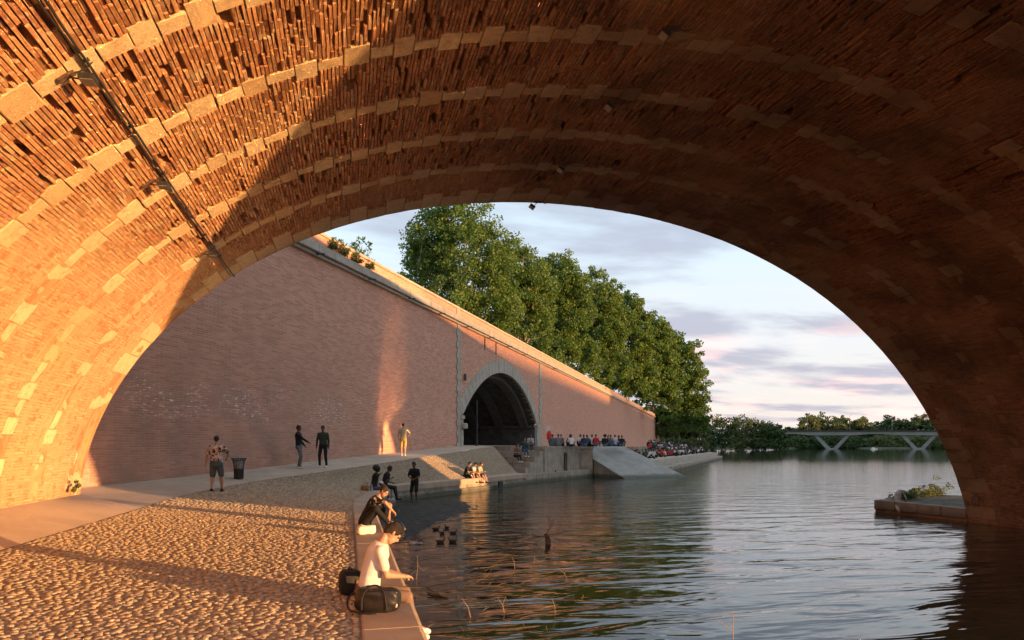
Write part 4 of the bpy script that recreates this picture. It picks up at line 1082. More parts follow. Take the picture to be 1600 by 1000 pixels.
def weeds():
    cl = []; rs = np.random.default_rng(77)
    for i in range(80):
        t = rs.random() ** .8; p = Vector((20.6 + t * 4.0, 22.2 + t * 1.9, .42)); cl.append(((p.x + rs.normal() * .14, p.y + rs.normal() * .16, .44 + abs(rs.normal()) * .10 * (1 + t)), .15, .15))
    V, Q, T = leaf_cloud(cl, lambda c: 34, .035, rs); o = np_mesh('pier_weeds', V, Q, M['leafs'], None, tint=T); tag(o, 'green weeds growing along the back edge of the pier base', 'weeds', kind='stuff')
    rs = np.random.default_rng(78); cl = [((-6.02 + rs.normal() * .05, 17.2 + rs.normal() * .25, 1.45 + abs(rs.normal()) * .09), .05, .3) for _ in range(6)]
    V, Q, T = leaf_cloud(cl, lambda c: 30, .03, rs); o = np_mesh('foot_weeds', V, Q, M['leafs'], None, tint=T); tag(o, 'small weeds at the foot of the sunlit vault', 'weeds', kind='stuff')
weeds()
def driftlog():
    b = MB(); pts = [Vector((19.7, 21.2, .36)), Vector((19.85, 21.35, .60)), Vector((20.1, 21.6, .68)), Vector((20.5, 21.9, .72)), Vector((21.0, 22.25, .66)), Vector((21.5, 22.6, .56)), Vector((21.9, 22.9, .5))]
    b.stube(pts, [.13, .12, .11, .10, .09, .075, .05], 9); b.tube([pts[0], Vector((19.5, 21.0, .33)), Vector((19.3, 20.7, .1))], [.15, .10, .04], 7); b.tube([pts[3], Vector((20.4, 21.6, .6)), Vector((20.3, 21.4, .40))], [.06, .04, .02], 6)
    o = b.build('driftwood_log', M['palewood'], smooth=True); tag(o, 'bleached bent driftwood log lying across the pier base', 'driftwood')
driftlog()

# ================================================================== PEOPLE
def ik(a, t, l1, l2, pole):
    a = Vector(a); t = Vector(t); d = t - a; L = min(d.length, (l1 + l2) * .995); d = d.normalized() if d.length > 1e-6 else Vector((0, 0, -1)); t = a + d * L
    x = (l1 * l1 - l2 * l2 + L * L) / (2 * L); h = math.sqrt(max(0, l1 * l1 - x * x)); p = Vector(pole); p = (p - d * p.dot(d)); p = p.normalized() if p.length > 1e-6 else Vector((1, 0, 0))
    return a + d * x + p * h, t
def remesh(mb, name, voxel, mat, parent, smooth_it=3):
    me = mb.mesh(name + '_src'); tmp = bpy.data.objects.new('tmp', me); col.objects.link(tmp)
    md = tmp.modifiers.new('r', 'REMESH'); md.mode = 'VOXEL'; md.voxel_size = voxel; md.use_smooth_shade = True
    if smooth_it: sm = tmp.modifiers.new('s', 'SMOOTH'); sm.iterations = smooth_it; sm.factor = .5
    dg = bpy.context.evaluated_depsgraph_get(); out = bpy.data.meshes.new_from_object(tmp.evaluated_get(dg)); out.name = name
    bpy.data.objects.remove(tmp); bpy.data.meshes.remove(me); out.materials.clear(); out.materials.append(mat)
    out.polygons.foreach_set('use_smooth', [True] * len(out.polygons)); o = bpy.data.objects.new(name, out); col.objects.link(o); o.parent = parent; return o
def loft(mb, secs, n=14):
    """secs: (centre, right vector*half width, front vector*half depth)"""
    P = []
    for (c, rx, ry) in secs:
        for i in range(n):
            t = 2 * PI * i / n; ct, st = math.cos(t), math.sin(t); k = 1 / (abs(ct) ** 2.6 + abs(st) ** 2.6) ** (1 / 2.6); P.append(Vector(c) + rx * ct * k + ry * st * k)
    m = len(secs); fs = [(j * n + i, j * n + (i + 1) % n, (j + 1) * n + (i + 1) % n, (j + 1) * n + i) for j in range(m - 1) for i in range(n)]
    fs += [tuple(range(n))[::-1], tuple(range((m - 1) * n, m * n))]; mb.add(P, fs)
def person(label, loc, face, pose, skin='skin', hair='hair', hairstyle='short', top=None, sleeve=.6, bottom=None, leglen=1.0, shoe=None, size=1.0, voxel=.02, group=None, name='person', extra=None, fingers=False, build=1.0, fem=False):
    """pose: pelvis (y,z), lean, headpitch, headyaw, handL/R, footL/R (local x right, y front, z up), poles"""
    root = empty(name, loc, face); tag(root, label, 'person', group)
    P = dict(pelvis=(0, .92), lean=3, twist=0, bend=0, head=(0, 0), hl=None, hr=None, fl=(-.10, .0, .07), fr=(.10, .0, .07), el=(-.5, -1, -.3), er=(.5, -1, -.3), kl=(-.15, 1, .1), kr=(.15, 1, .1), toe=(0, 1, 0)); P.update(pose)
    pel = Vector((0, P['pelvis'][0], P['pelvis'][1])); up = Quaternion(Vector((1, 0, 0)), -R(P['lean'])) @ Vector((0, 0, 1)); up2 = Quaternion(Vector((1, 0, 0)), -R(P['lean'] + P['bend'])) @ Vector((0, 0, 1))
    rt = Quaternion(Vector((0, 0, 1)), R(P['twist'])) @ Vector((1, 0, 0)); fr = up2.cross(rt).normalized() * 1.0; fr0 = up.cross(Vector((1, 0, 0))).normalized()
    waist = pel + up * .20; chest = waist + up2 * .20; nb = chest + up2 * .15; wS = .165 if fem else .185
    shl = nb - rt * wS - up2 * .045; shr = nb + rt * wS - up2 * .045
    hp, hy = P['head']; hq = Quaternion(Vector((0, 0, 1)), R(P['twist'] + hy)) @ Quaternion(Vector((1, 0, 0)), -R(hp))
    neckt = nb + (up2 * .6 + hq @ Vector((0, 0, 1)) * .4).normalized() * .085; hc = neckt + hq @ Vector((0, .025, .105))
    hw = .155; hipl = pel + Vector((-.095, 0, -.02)); hipr = pel + Vector((.095, 0, -.02))
    hl = Vector(P['hl']) if P['hl'] else pel + Vector((-.26, .04, -.08)); hr = Vector(P['hr']) if P['hr'] else pel + Vector((.26, .04, -.08))
    ell, hl = ik(shl, hl, .285, .25, P['el']); elr, hr = ik(shr, hr, .285, .25, P['er'])
    knl, al = ik(hipl, P['fl'], .43, .42, P['kl']); knr, ar = ik(hipr, P['fr'], .43, .42, P['kr'])
    tv = Vector(P['toe']).normalized()
    g = build
    b = MB()
    def torso(mb, e=0.0, lo=-.12, hi=.155):
        S = [(pel - up * .10, .13, .10), (pel, .165 if not fem else .175, .115), (pel + up * .10, .15 if not fem else .14, .105), (waist, .14 if not fem else .122, .10), (chest - up2 * .04, .155 if not fem else .135, .112), (chest + up2 * .07, .165 if not fem else .145, .115), (nb - up2 * .015, .14, .085), (nb + up2 * .035, .06, .06)]
        if lo > -.1: S = S[1:]
        loft(mb, [(c, (Vector((1, 0, 0)) if i < 4 else rt) * (w * g + e), (fr0 if i < 4 else fr) * (d * g + e)) for i, (c, w, d) in enumerate(S)])
    torso(b); b.capsule(nb - up2 * .02, neckt + up2 * .03, .052 * min(g, 1.1), .048)
    for sh, e, h in ((shl, ell, hl), (shr, elr, hr)):
        b.capsule(sh, e, .052 * g, .040 * g); b.capsule(e, h, .040 * g, .026); 
        d = (h - e).normalized(); hand = h + d * .05
        if fingers:
            side = d.cross(Vector((0, 0, 1))).normalized(); dn = side.cross(d).normalized()
            mq = Matrix((side, d, dn)).transposed(); b.box(h + d * .045, (.074, .085, .028), mq); b.capsule(h, h + d * .06, .026, .024)
            for k in range(4):
                o = side * (.03 - .02 * k); p0 = h + d * .08 + o; p1 = p0 + (d * .9 - dn * .3).normalized() * (.036 if k in (1, 2) else .03); p2 = p1 + (d * .35 - dn).normalized() * .028; b.capsule(p0, p1, .0095, .009, 6); b.capsule(p1, p2, .009, .0075, 6)
            sg = 1 if sh is shl else -1; p0 = h + d * .02 + side * .03 * sg; p1 = p0 + (side * sg * .5 + d - dn * .4).normalized() * .045; b.capsule(p0, p1, .0115, .010, 6); b.capsule(p1, p1 + (d - dn * .6).normalized() * .028, .010, .008, 6)
        else:
            b.capsule(h, h + d * .075, .030, .034); b.capsule(h + d * .07, h + d * .145, .026, .014)
            sgn = Vector((1 if sh is shl else -1, 0, 0)); b.capsule(h + d * .03, h + d * .08 + sgn * .035, .013, .011, 6)
    for hi_, k, a in ((hipl, knl, al), (hipr, knr, ar)):
        b.capsule(hi_, k, .082 * g, .054 * g, 12); c = k.lerp(a, .33); d = (a - k).normalized(); back = (d.cross(Vector((1, 0, 0)))).normalized(); 
        b.capsule(k, c + back * 0, .054 * g, .058 * g, 12); b.capsule(c, a, .056 * g, .034)
        b.capsule(a, a + tv * .15 + Vector((0, 0, -.04)), .036, .026)
    # head with face
    X = lambda x, y, z: hc + hq @ Vector((x, y, z))
    b.ball(X(0, -.012, .018), (.076, .094, .098), 14, 10, hq); b.ball(X(0, .028, -.045), (.056, .062, .066), 12, 8, hq); b.capsule(X(0, .058, -.088), X(0, .05, -.08), .022, .026, 8)
    b.capsule(X(0, .085, .012), X(0, .103, -.022), .010, .014, 8)
    for s_ in (-1, 1): b.capsule(X(s_ * .077, -.004, -.005), X(s_ * .080, -.012, .022), .010, .013, 6); b.capsule(X(s_ * .012, .088, .028), X(s_ * .042, .074, .030), .009, .008, 6)
    b.capsule(X(-.018, .081, -.052), X(.018, .081, -.052), .010, .010, 6)
    remesh(b, 'body', voxel, M[skin], root, 4 if voxel > .012 else 3)
    if voxel < .015:
        for s_ in (-1, 1):
            e = MB(); e.ball(X(s_ * .030, .0745, .012), .012, 8, 6, hq); e.build('eye', M['black'], root, smooth=True)
    # hair
    h = MB()
    if hairstyle != 'bald':
        h.ball(X(0, -.022, .034), (.086, .098, .094), 14, 10, hq)
        if hairstyle in ('short', 'textured'): h.ball(X(0, .035, .085), (.066, .055, .034), 10, 6, hq); h.ball(X(0, -.075, -.01), (.068, .04, .06), 10, 6, hq)
        if hairstyle == 'textured':
            rr_ = random.Random(len(label))
            for k in range(26):
                a = rr_.uniform(-PI, PI); ww = rr_.uniform(.2, 1); h.capsule(X(.05 * math.cos(a) * ww, -.02 + .055 * math.sin(a) * ww, .085), X(.065 * math.cos(a) * ww + rr_.uniform(-.015, .015), -.025 + .07 * math.sin(a) * ww, .122 + rr_.uniform(-.01, .018)), .015, .008, 6)
        if hairstyle == 'long': h.capsule(X(0, -.06, .0), X(0, -.085, -.20), .085, .07, 10)
        if hairstyle == 'bun': h.ball(X(0, -.09, .09), .045, 8, 6, hq)
        if hairstyle == 'afro': h.ball(X(0, -.06, .05), (.15, .16, .14), 14, 10, hq)
        if hairstyle == 'cap': h.capsule(X(0, .05, .065), X(0, .13, .05), .05, .045, 8)
        remesh(h, 'hair', max(voxel * .8, .011), M[hair], root, 2 if hairstyle != 'textured' else 1)
    # clothes
    if top:
        t = MB(); torso(t, .016, lo=0); 
        for sh, e, hh in ((shl, ell, hl), (shr, elr, hr)):
            t.ball(sh, .064 * g, 10, 8)
            if sleeve <= 1: t.capsule(sh, sh.lerp(e, sleeve * .92), .064 * g, .060 * g)
            else: t.capsule(sh, e, .064 * g, .053 * g); t.capsule(e, e.lerp(hh, min(1, sleeve - 1)), .054 * g, .042)
        remesh(t, 'shirt', max(voxel, .014), top, root, 3)
    if bottom:
        t = MB(); S = [(pel - up * .115, .13, .11), (pel - up * .03, .165, .12), (pel + up * .075, .155, .115)]
        loft(t, [(c, Vector((1, 0, 0)) * (w * g + .014), fr0 * (d * g + .014)) for (c, w, d) in S])
        for hi_, k, a in ((hipl, knl, al), (hipr, knr, ar)):
            if leglen <= .55: t.capsule(hi_, hi_.lerp(k, leglen * 1.75), .098 * g, .080 * g, 12)
            else: t.capsule(hi_, k, .096 * g, .068 * g, 12); t.capsule(k, k.lerp(a, min(1, (leglen - .5) * 1.9)), .067 * g, .052 * g, 12)
        remesh(t, 'shorts' if leglen <= .55 else 'trousers', max(voxel, .014), bottom, root, 3)
    if shoe is not None:
        for a in (al, ar):
            t = MB(); t.capsule(a + Vector((0, 0, -.035)) - tv * .03, a + tv * .155 + Vector((0, 0, -.048)), .046, .036, 10); t.capsule(a + Vector((0, 0, -.0)), a + Vector((0, 0, -.04)), .044, .046, 10)
            remesh(t, 'shoe', max(voxel * .8, .013), shoe, root, 2)
    root['hands'] = 0; del root['hands']
    root.scale = (size, size, size)
    return root, dict(hl=hl, hr=hr, hc=hc, hq=hq, X=X, al=al, ar=ar)
def yaw_to(dx, dy): return math.atan2(-dx, dy)           # rotation that turns local +y to (dx, dy)
TOCAM = lambda p: yaw_to(-p.x, -p.y)
from mathutils.bvhtree import BVHTree
def build_bvh():
    bpy.context.view_layer.update(); V = []; Fc = []
    for o in bpy.data.objects:
        if o.type == 'MESH' and o.name.split('.')[0] in ('cobbled_slope', 'path', 'tunnel_floor', 'landing_deck', 'plinth', 'seat_step', 'lower_quay_deck', 'kerb_block', 'mud_bank', 'coping_slab', 'ramp_slab'):
            n = len(V); V += [o.matrix_world @ v.co for v in o.data.vertices]; Fc += [tuple(i + n for i in p.vertices) for p in o.data.polygons]
    return BVHTree.FromPolygons(V, Fc)
BVH = build_bvh()
def gz(p):
    h = BVH.ray_cast(Vector((p.x, p.y, 6)), Vector((0, 0, -1))); return h[0].z if h[0] is not None else 0.0
def G(px, d, dz=0.0, z=None):
    p = at(px, d, 0); p.z = (gz(p) if z is None else z) + dz; return p
C = dict(black=cloth('cloth_black', (.014, .014, .016)), navy=cloth('cloth_navy', (.025, .032, .055)), grey=cloth('cloth_grey', (.13, .14, .15)), lgrey=cloth('cloth_pale_grey', (.42, .42, .44)),
         white=cloth('cloth_white', (.60, .57, .54)), cream=cloth('cloth_cream', (.52, .44, .34)), beige=cloth('cloth_beige', (.42, .33, .20)), brown=cloth('cloth_brown', (.16, .105, .075)), denim=cloth('cloth_denim', (.055, .085, .15)),
         slate=cloth('cloth_slate', (.085, .11, .12)), red=cloth('cloth_red', (.42, .03, .03)), olive=cloth('cloth_olive', (.04, .05, .04)), teal=cloth('cloth_teal', (.03, .06, .06)), pink=cloth('cloth_pink', (.55, .22, .20)), yellow=cloth('cloth_ochre', (.50, .34, .12)))
def mat_pattern(name, a, b, scale, thr=.5):
    m = Mat(name, .85); v = m.coord('Object', (scale, scale, scale * .8)); n = m.noise(v, 1.0, 2, .5, 1.2); m.col(m.mix(m.rng(n, thr - .02, thr + .02), a, b)); return m.m
C['pattern'] = mat_pattern('patterned_shirt', (.62, .50, .42), (.045, .03, .03), 15, .53); C['floral'] = mat_pattern('black_white_shirt', (.015, .015, .016), (.6, .52, .45), 9, .60)
SIT = dict(pelvis=(0, .10), fl=(-.10, .62, .06), fr=(.10, .62, .06), kl=(-.1, .2, 1), kr=(.1, .2, 1))
def sit(**k): d = dict(SIT); d.update(k); return d

# --- foreground: person in a white T-shirt on the edge of the coping
p = at(575, 7.42, .80); p.z = gz(p)
info = person('person in white T-shirt and brown trousers sitting on the quay edge, head bowed', p, yaw_to(1, .02),
       dict(pelvis=(0, .105), lean=9, bend=9, head=(48, 4), hl=(-.10, .37, .27), hr=(.02, .40, .27), el=(-.5, -.6, -.6), er=(.5, -.6, -.6), fl=(-.10, .54, -.34), fr=(.10, .50, -.35), kl=(-.1, 1, .8), kr=(.1, 1, .8), toe=(0, 1, -.15)),
       'skin', 'hair', 'textured', C['white'], .72, C['brown'], .97, M['white'], .96, .0085, fingers=True, fem=True)
root, I = info
b = MB(); b.box((-.04, .46, .275), (.075, .14, .009), Matrix.Rotation(R(35), 3, 'X')); o = b.build('phone', M['iron']); o.location = p; o.rotation_euler = (0, 0, yaw_to(1, .02)); tag(o, 'dark phone held by the person in the white T-shirt', 'phone')
b = MB()
for s_ in (-1, 1): b.ball(I['X'](s_ * .036, .052, .128), (.026, .010, .020), 10, 6, I['hq'])
b.tube([I['X'](-.06, .045, .125), I['X'](.06, .045, .125)], .004, 5); o = b.build('sunglasses', M['lampglass'], root); 
# --- second seated man, knees up
p2 = at(571, 14.4, .8); p2.z = gz(p2) ; p2 += Vector((0, 0, .01))
person('man in black and white patterned shirt sitting on the quay, arms over his knees', p2, yaw_to(1, -.32),
       dict(pelvis=(0, .11), lean=20, bend=14, head=(38, -6), hl=(-.02, .50, .22), hr=(.16, .62, .33), el=(-.5, .3, .5), er=(.6, .2, .5), fl=(-.15, .50, .06), fr=(.17, .56, .06), kl=(-.35, .3, 1), kr=(.4, .3, 1)),
       'skin', 'hair', 'bun', C['floral'], .75, C['black'], .95, M['black'], 1.0, .011, fingers=True)
def sack(name, label, cat, loc, size, mat, rot=0, group=None, crumple=.12, seed=1, parts=True):
    """a soft bag: rounded, sagging, creased"""
    root = empty(name, loc, rot); tag(root, label, cat, group); b = bmesh.new(); bmesh.ops.create_cube(b, size=1.0); bmesh.ops.subdivide_edges(b, edges=b.edges[:], cuts=7, use_grid_fill=True)
    r = random.Random(seed)
    for v in b.verts:
        x, y, z = v.co * 2; sx = (abs(x) ** 4 + abs(y) ** 4 + abs(z) ** 4) ** .25; q = Vector((x, y, z)) / sx
        n = (vnoise(q.x * 2.2 + seed, q.y * 2.2 + q.z * 1.7 + seed, 3) - .5) * crumple * 2; q *= 1 + n; v.co = Vector((q.x * size[0] / 2, q.y * size[1] / 2, (max(q.z, -.93) + .93) * size[2] / 1.93))
    me = bpy.data.meshes.new('bag_body'); b.to_mesh(me); b.free(); me.polygons.foreach_set('use_smooth', [True] * len(me.polygons)); o = link('bag_body', me, mat, root); sb = o.modifiers.new('s', 'SUBSURF'); sb.levels = sb.render_levels = 1
    return root
pd = at(589, 7.0, .8); pd.z = gz(pd)
dr = yaw_to(.35, 1) ; d_ = sack('duffel_bag', 'shiny black duffel bag with a pale end panel, beside the person in the white T-shirt', 'bag', pd, (.46, .25, .25), M['bagblk'], -TH, crumple=.24, seed=3)
b = MB(); b.box((.205, -.02, .13), (.03, .13, .16)); o = b.build('end_panel', C['lgrey'], d_); bv = o.modifiers.new('b', 'BEVEL'); bv.width = .03; bv.segments = 3
b = MB()
for y_ in (-.130,): b.stube([Vector((-.13, y_, .04)), Vector((-.12, y_ - .008, .17)), Vector((-.06, y_ + .03, .265)), Vector((.03, y_ + .04, .275)), Vector((.10, y_ - .0, .19)), Vector((.12, y_, .04))], .010, 6)
b.build('handle', M['black'], d_); b = MB(); b.stube([Vector((-.22, -.02, .2)), Vector((-.29, -.04, .13)), Vector((-.26, -.08, .03)), Vector((-.1, -.15, .012)), Vector((.02, -.14, .012))], .010, 6); b.build('strap', M['black'], d_)
pb = at(547, 7.85, .78); pb.z = gz(pb) + .01; d_ = sack('backpack', 'black backpack standing on the cobbles behind the person in the white T-shirt', 'bag', pb, (.25, .22, .29), M['black'], .2, crumple=.06, seed=9)
b = MB(); b.box((.05, -.12, .1), (.035, .012, .16), Matrix.Rotation(R(12), 3, 'Y')); b.build('tan_strap', C['brown'], d_); b = MB(); b.stube([Vector((-.04, 0, .27)), Vector((0, 0, .31)), Vector((.04, 0, .27))], .008, 6); b.build('grab_loop', M['black'], d_)
pw = at(572, 13.1, .8); pw.z = gz(pw); d_ = sack('paper_bag', 'crumpled white bag lying in front of the man in the patterned shirt', 'bag', pw, (.36, .22, .17), M['paper'], .3, crumple=.22, seed=14)
b = MB(); b.box((-.06, -.04, .165), (.14, .10, .01), Matrix.Rotation(R(25), 3, 'Y')); b.build('flap', M['paper'], d_)

# --- group at the bend of the quay
def P_(px, d, dz=0): return G(px, d, dz)
q = G(583, 26.4); person('person with a big round dark hairdo and jeans sitting at the quay bend', q, yaw_to(1, -.1), sit(lean=12, head=(12, 0), hr=(.05, .25, .62), hl=(-.05, .34, .16), fl=(-.1, .55, -.34), fr=(.1, .62, -.32), kl=(0, 1, .5), kr=(0, 1, .5)), 'skin_d', 'hair', 'afro', C['black'], 1.8, C['denim'], .98, M['white'], .98, .016, 'people talking at the bend of the quay', fem=True)
q = G(600, 27.3); person('person all in black sitting right of the big hairdo at the quay bend', q, yaw_to(.95, -.3), sit(lean=12, bend=6, head=(22, 0), hr=(.1, .32, .42), hl=(-.05, .32, .24), fl=(-.1, .50, -.36), fr=(.1, .55, -.36), kl=(0, 1, .5), kr=(0, 1, .5)), 'skin_d', 'hair', 'textured', C['black'], .8, C['black'], .98, M['black'], 1.0, .016, 'people talking at the bend of the quay')
p5 = at(648, 30.1, 0); p5.z = gz(p5); person('person in black shirt and long black shorts standing on the wet mud below the quay', p5 + Vector((0, 0, -.02)), TOCAM(p5) - .5, dict(hl=(-.10, .22, 1.04), hr=(.06, .24, 1.06), el=(-1, -.3, -.4), er=(1, -.3, -.4), fl=(-.12, .02, .07), fr=(.14, -.03, .07), head=(8, -10)), 'skin_d', 'hair', 'textured', C['black'], .85, C['black'], .52, M['black'], 1.02, .018)
def smallbox(name, label, cat, p, size, mat, rot=0.0):
    b = MB(); b.box((0, 0, size[2] / 2), size); o = b.build(name, mat, None, loc=p, rot=(0, 0, rot)); bv = o.modifiers.new('b', 'BEVEL'); bv.width = min(size) * .12; bv.segments = 2; tag(o, label, cat); return o
d_ = sack('wicker_bag', 'brown wicker bag on the coping beside the person with the big hairdo', 'bag', G(571, 26.0), (.34, .26, .24), M['wicker'], .3, crumple=.04, seed=21)
b = MB(); b.tube([Vector((-.1, 0, .22)), Vector((-.06, 0, .33)), Vector((.06, 0, .33)), Vector((.1, 0, .22))], .012, 6); b.build('handle', M['wicker'], d_)
d_ = sack('cloth_bag', 'white cloth bag between the two people seated at the bend of the quay', 'bag', G(594, 26.6), (.26, .2, .34), M['paper'], .1, crumple=.15, seed=25)
def bottle(px, d, label, mat, parent=None, lying=False, z=None):
    p = G(px, d, 0, z); o_ = empty('bottle', p); tag(o_, label, 'bottle'); b = MB()
    pr = [(.033, 0), (.036, .02), (.036, .15), (.014, .20), (.013, .25)]
    for i in range(4): b.cone((0, 0, pr[i][1]), (0, 0, pr[i + 1][1]), pr[i][0], pr[i + 1][0], 10, caps=(i == 0))
    b.build('glass', mat, o_, smooth=True); b = MB(); b.cone((0, 0, .25), (0, 0, .27), .015, .015, 8); b.build('cap', M['white'], o_)
    if lying: o_.rotation_euler = (R(88), 0, 1.2); o_.scale = (1.2, 1.2, 1.2)
bottle(577, 25.6, 'pale drinks bottle standing left of the other on the coping at the bend', M['plastic']); bottle(581, 25.5, 'pale drinks bottle standing right of the other on the coping at the bend', M['plastic'])
bottle(640, 17.3, 'plastic bottle floating in the water behind the white T-shirt', M['plastic'], lying=True, z=.02)

# --- walkers by the wall
q = G(338, 21.75); person('heavily built man in a patterned shirt and grey shorts walking away along the path edge', q, yaw_to(SN - .15, CS), dict(hl=(-.36, .02, .80), hr=(.26, .22, 1.05), el=(-1, -.4, -.2), er=(1, -.6, -.2), fl=(-.12, -.12, .08), fr=(.13, .14, .07), lean=2), 'skin', 'hair', 'short', C['pattern'], .85, C['slate'], .50, M['black'], 1.0, .016, build=1.16)
q = G(467, 29.0); person('bearded man in black hoodie and wide grey trousers gesturing to his companion by the wall', q, yaw_to(1, -.15), dict(hl=(-.2, .18, .95), hr=(.12, .48, 1.02), el=(-.4, -1, -.2), er=(.4, -1, -.3), fl=(-.1, -.05, .07), fr=(.12, .06, .07), head=(4, 0), lean=-3), 'skin_d', 'hair', 'textured', C['black'], 2.0, C['grey'], 1.0, M['white'], 1.02, .018, 'two men talking by the wall', build=1.06)
q = G(505, 29.8); person('man in an open dark jacket and black trousers standing facing his companion by the wall', q, TOCAM(q) - .35, dict(hl=(-.26, .06, .82), hr=(.27, .10, .80), el=(-1, -.3, 0), er=(1, -.3, 0), fl=(-.16, .04, .07), fr=(.15, .0, .07), head=(6, 8)), 'skin_d', 'hair', 'textured', C['olive'], 2.0, C['black'], 1.0, M['white'], 1.02, .018, 'two men talking by the wall')
q = G(630, 37.9); person('man in beige shirt and ochre shorts standing by the wall in the sunlight strip', q, yaw_to(SN - .25, CS), dict(hl=(-.22, .16, .92), hr=(.22, .30, 1.14), el=(-1, -.5, -.2), er=(1, -.5, -.3), fl=(-.08, .02, .07), fr=(.09, -.02, .07), head=(14, 0)), 'skin', 'hair', 'short', C['beige'], .8, C['yellow'], .52, M['white'], 1.02, .018)
# --- three boys on the cobbled slope in the light
for i, (px, lab, tp, hs, hr_) in enumerate([(727.5, 'boy in black top, nearest of the three sitting on the sunlit cobbles', 'black', 'short', 'hair'), (736.5, 'boy in the middle of the three on the sunlit cobbles, wearing a dark cap', 'lgrey', 'cap', 'hair'), (745.5, 'fair haired child on the right of the three sitting on the sunlit cobbles', 'beige', 'short', 'hairb')]):
    q = G(px, 37.4 + i * .25); fz = -.22
    person(lab, q, yaw_to(.80, -.62), sit(lean=14, bend=10, head=(20, 0), hl=(-.06, .46, .34), hr=(.08, .48, .34), fl=(-.10, .60, fz), fr=(.10, .64, fz), kl=(-.2, .3, 1), kr=(.2, .3, 1)), 'skin', hr_, hs, C[tp], .7, C['black'], .5, M['black'], .95, .018, 'three boys on the sunlit cobbles')
# --- people on the seat steps
def on(px, d, z, dy=0): p = at(px, d, z); return p
q = on(828, 48.6, LZ); person('man in white top sitting hunched on the top seat step', q, TOCAM(q) + .15, sit(lean=26, bend=16, head=(44, 0), hl=(-.1, .42, .30), hr=(.1, .44, .30), fl=(-.14, .36, -.29), fr=(.14, .40, -.29), kl=(-.1, 1, .8), kr=(.1, 1, .8)), 'skin_s', 'hair', 'short', C['lgrey'], 1.9, C['slate'], .98, M['white'], 1.0, .022, 'people on the seat steps')
q = on(819, 47.3, LZ - .365); person('person in dark clothes leaning on the second seat step below the man in white', q, TOCAM(q) + .3, sit(lean=8, head=(10, 0), fl=(-.12, .56, -.30), fr=(.12, .60, -.30), hr=(.3, .1, .25), kl=(0, 1, .8), kr=(0, 1, .8)), 'skin_s', 'hair', 'long', C['teal'], 1.6, C['denim'], .98, M['white'], 1.0, .022, 'people on the seat steps', fem=True)
q = on(806, 46.4, LZ - .73); person('person in brown top with pale shoes, lowest of the three on the seat steps', q, TOCAM(q) + .5, sit(lean=18, head=(18, 0), hl=(-.06, .40, .30), hr=(.08, .40, .30), fl=(-.12, .58, -.28), fr=(.12, .66, -.28), kl=(0, 1, .8), kr=(0, 1, .8)), 'skin_s', 'hair', 'long', C['brown'], .8, C['black'], .95, M['white'], 1.0, .022, 'people on the seat steps', fem=True)
# --- row on the landing edge
ROW = [(864, 51.8, 'slate', 'short', 0, 'slate top', 'first at the left, beside the lifebuoy'), (872.5, 51.2, 'grey', 'short', 0, 'dark grey top', 'second from the left'), (879, 52.8, 'brown', 'short', 1, 'brown top', 'turned sideways behind the one in grey'),
       (889, 52.6, 'black', 'long', 1, 'black top and long hair', 'behind the white vest'), (893, 51.4, 'white', 'long', 0, 'white vest and long hair', 'back to the river'), (905.5, 53.0, 'white', 'short', 1, 'white top', 'alone in the gap'),
       (913.5, 52.4, 'navy', 'short', 0, 'navy backpack over a pale shirt', 'left of the pair'), (920.5, 53.6, 'slate', 'short', 1, 'blue grey top', 'between the backpack and the red top'), (925, 54.4, 'lgrey', 'short', 0, 'pale grey shirt', 'just left of the red top'), (930.5, 53.0, 'red', 'short', 0, 'dark red top', 'the only one in red'),
       (945, 55.4, 'black', 'afro', 0, 'black with bushy hair', 'left end above the slipway'), (950.5, 56.6, 'black', 'long', 1, 'black jacket', 'half hidden in the group above the slipway'), (954.5, 56.0, 'grey', 'short', 1, 'grey top', 'second front figure above the slipway'), (960.5, 55.8, 'lgrey', 'short', 0, 'pale grey shirt', 'centre of the group above the slipway'),
       (965, 57.0, 'navy', 'short', 1, 'navy top', 'second from the right end'), (971, 56.2, 'black', 'short', 0, 'black top', 'right end of the group above the slipway')]
for i, (px, d, tp, hs, fc, lab, wh) in enumerate(ROW):
    q = on(px, d, LZ); a = TOCAM(q) + (PI if not fc else rnd.uniform(-.7, .7)) + rnd.uniform(-.4, .4)
    person('person in ' + lab + ' on the landing edge, ' + wh, q, a, sit(lean=rnd.uniform(4, 18), bend=rnd.uniform(0, 12), head=(rnd.uniform(0, 25), rnd.uniform(-20, 20)), hl=(-.16, .36, .26), hr=(.16, .36, .26), fl=(-.18, .5, .06), fr=(.18, .5, .06), kl=(-.6, .2, 1), kr=(.6, .2, 1)), rnd.choice(['skin', 'skin_s', 'skin_d']), 'hair', hs, C[tp], rnd.choice([.8, 1.9]), C[rnd.choice(['black', 'denim', 'slate'])], .95, M['black'], .98 if lab[0] != 'n' else .97, .024, 'people sitting on the landing stage')
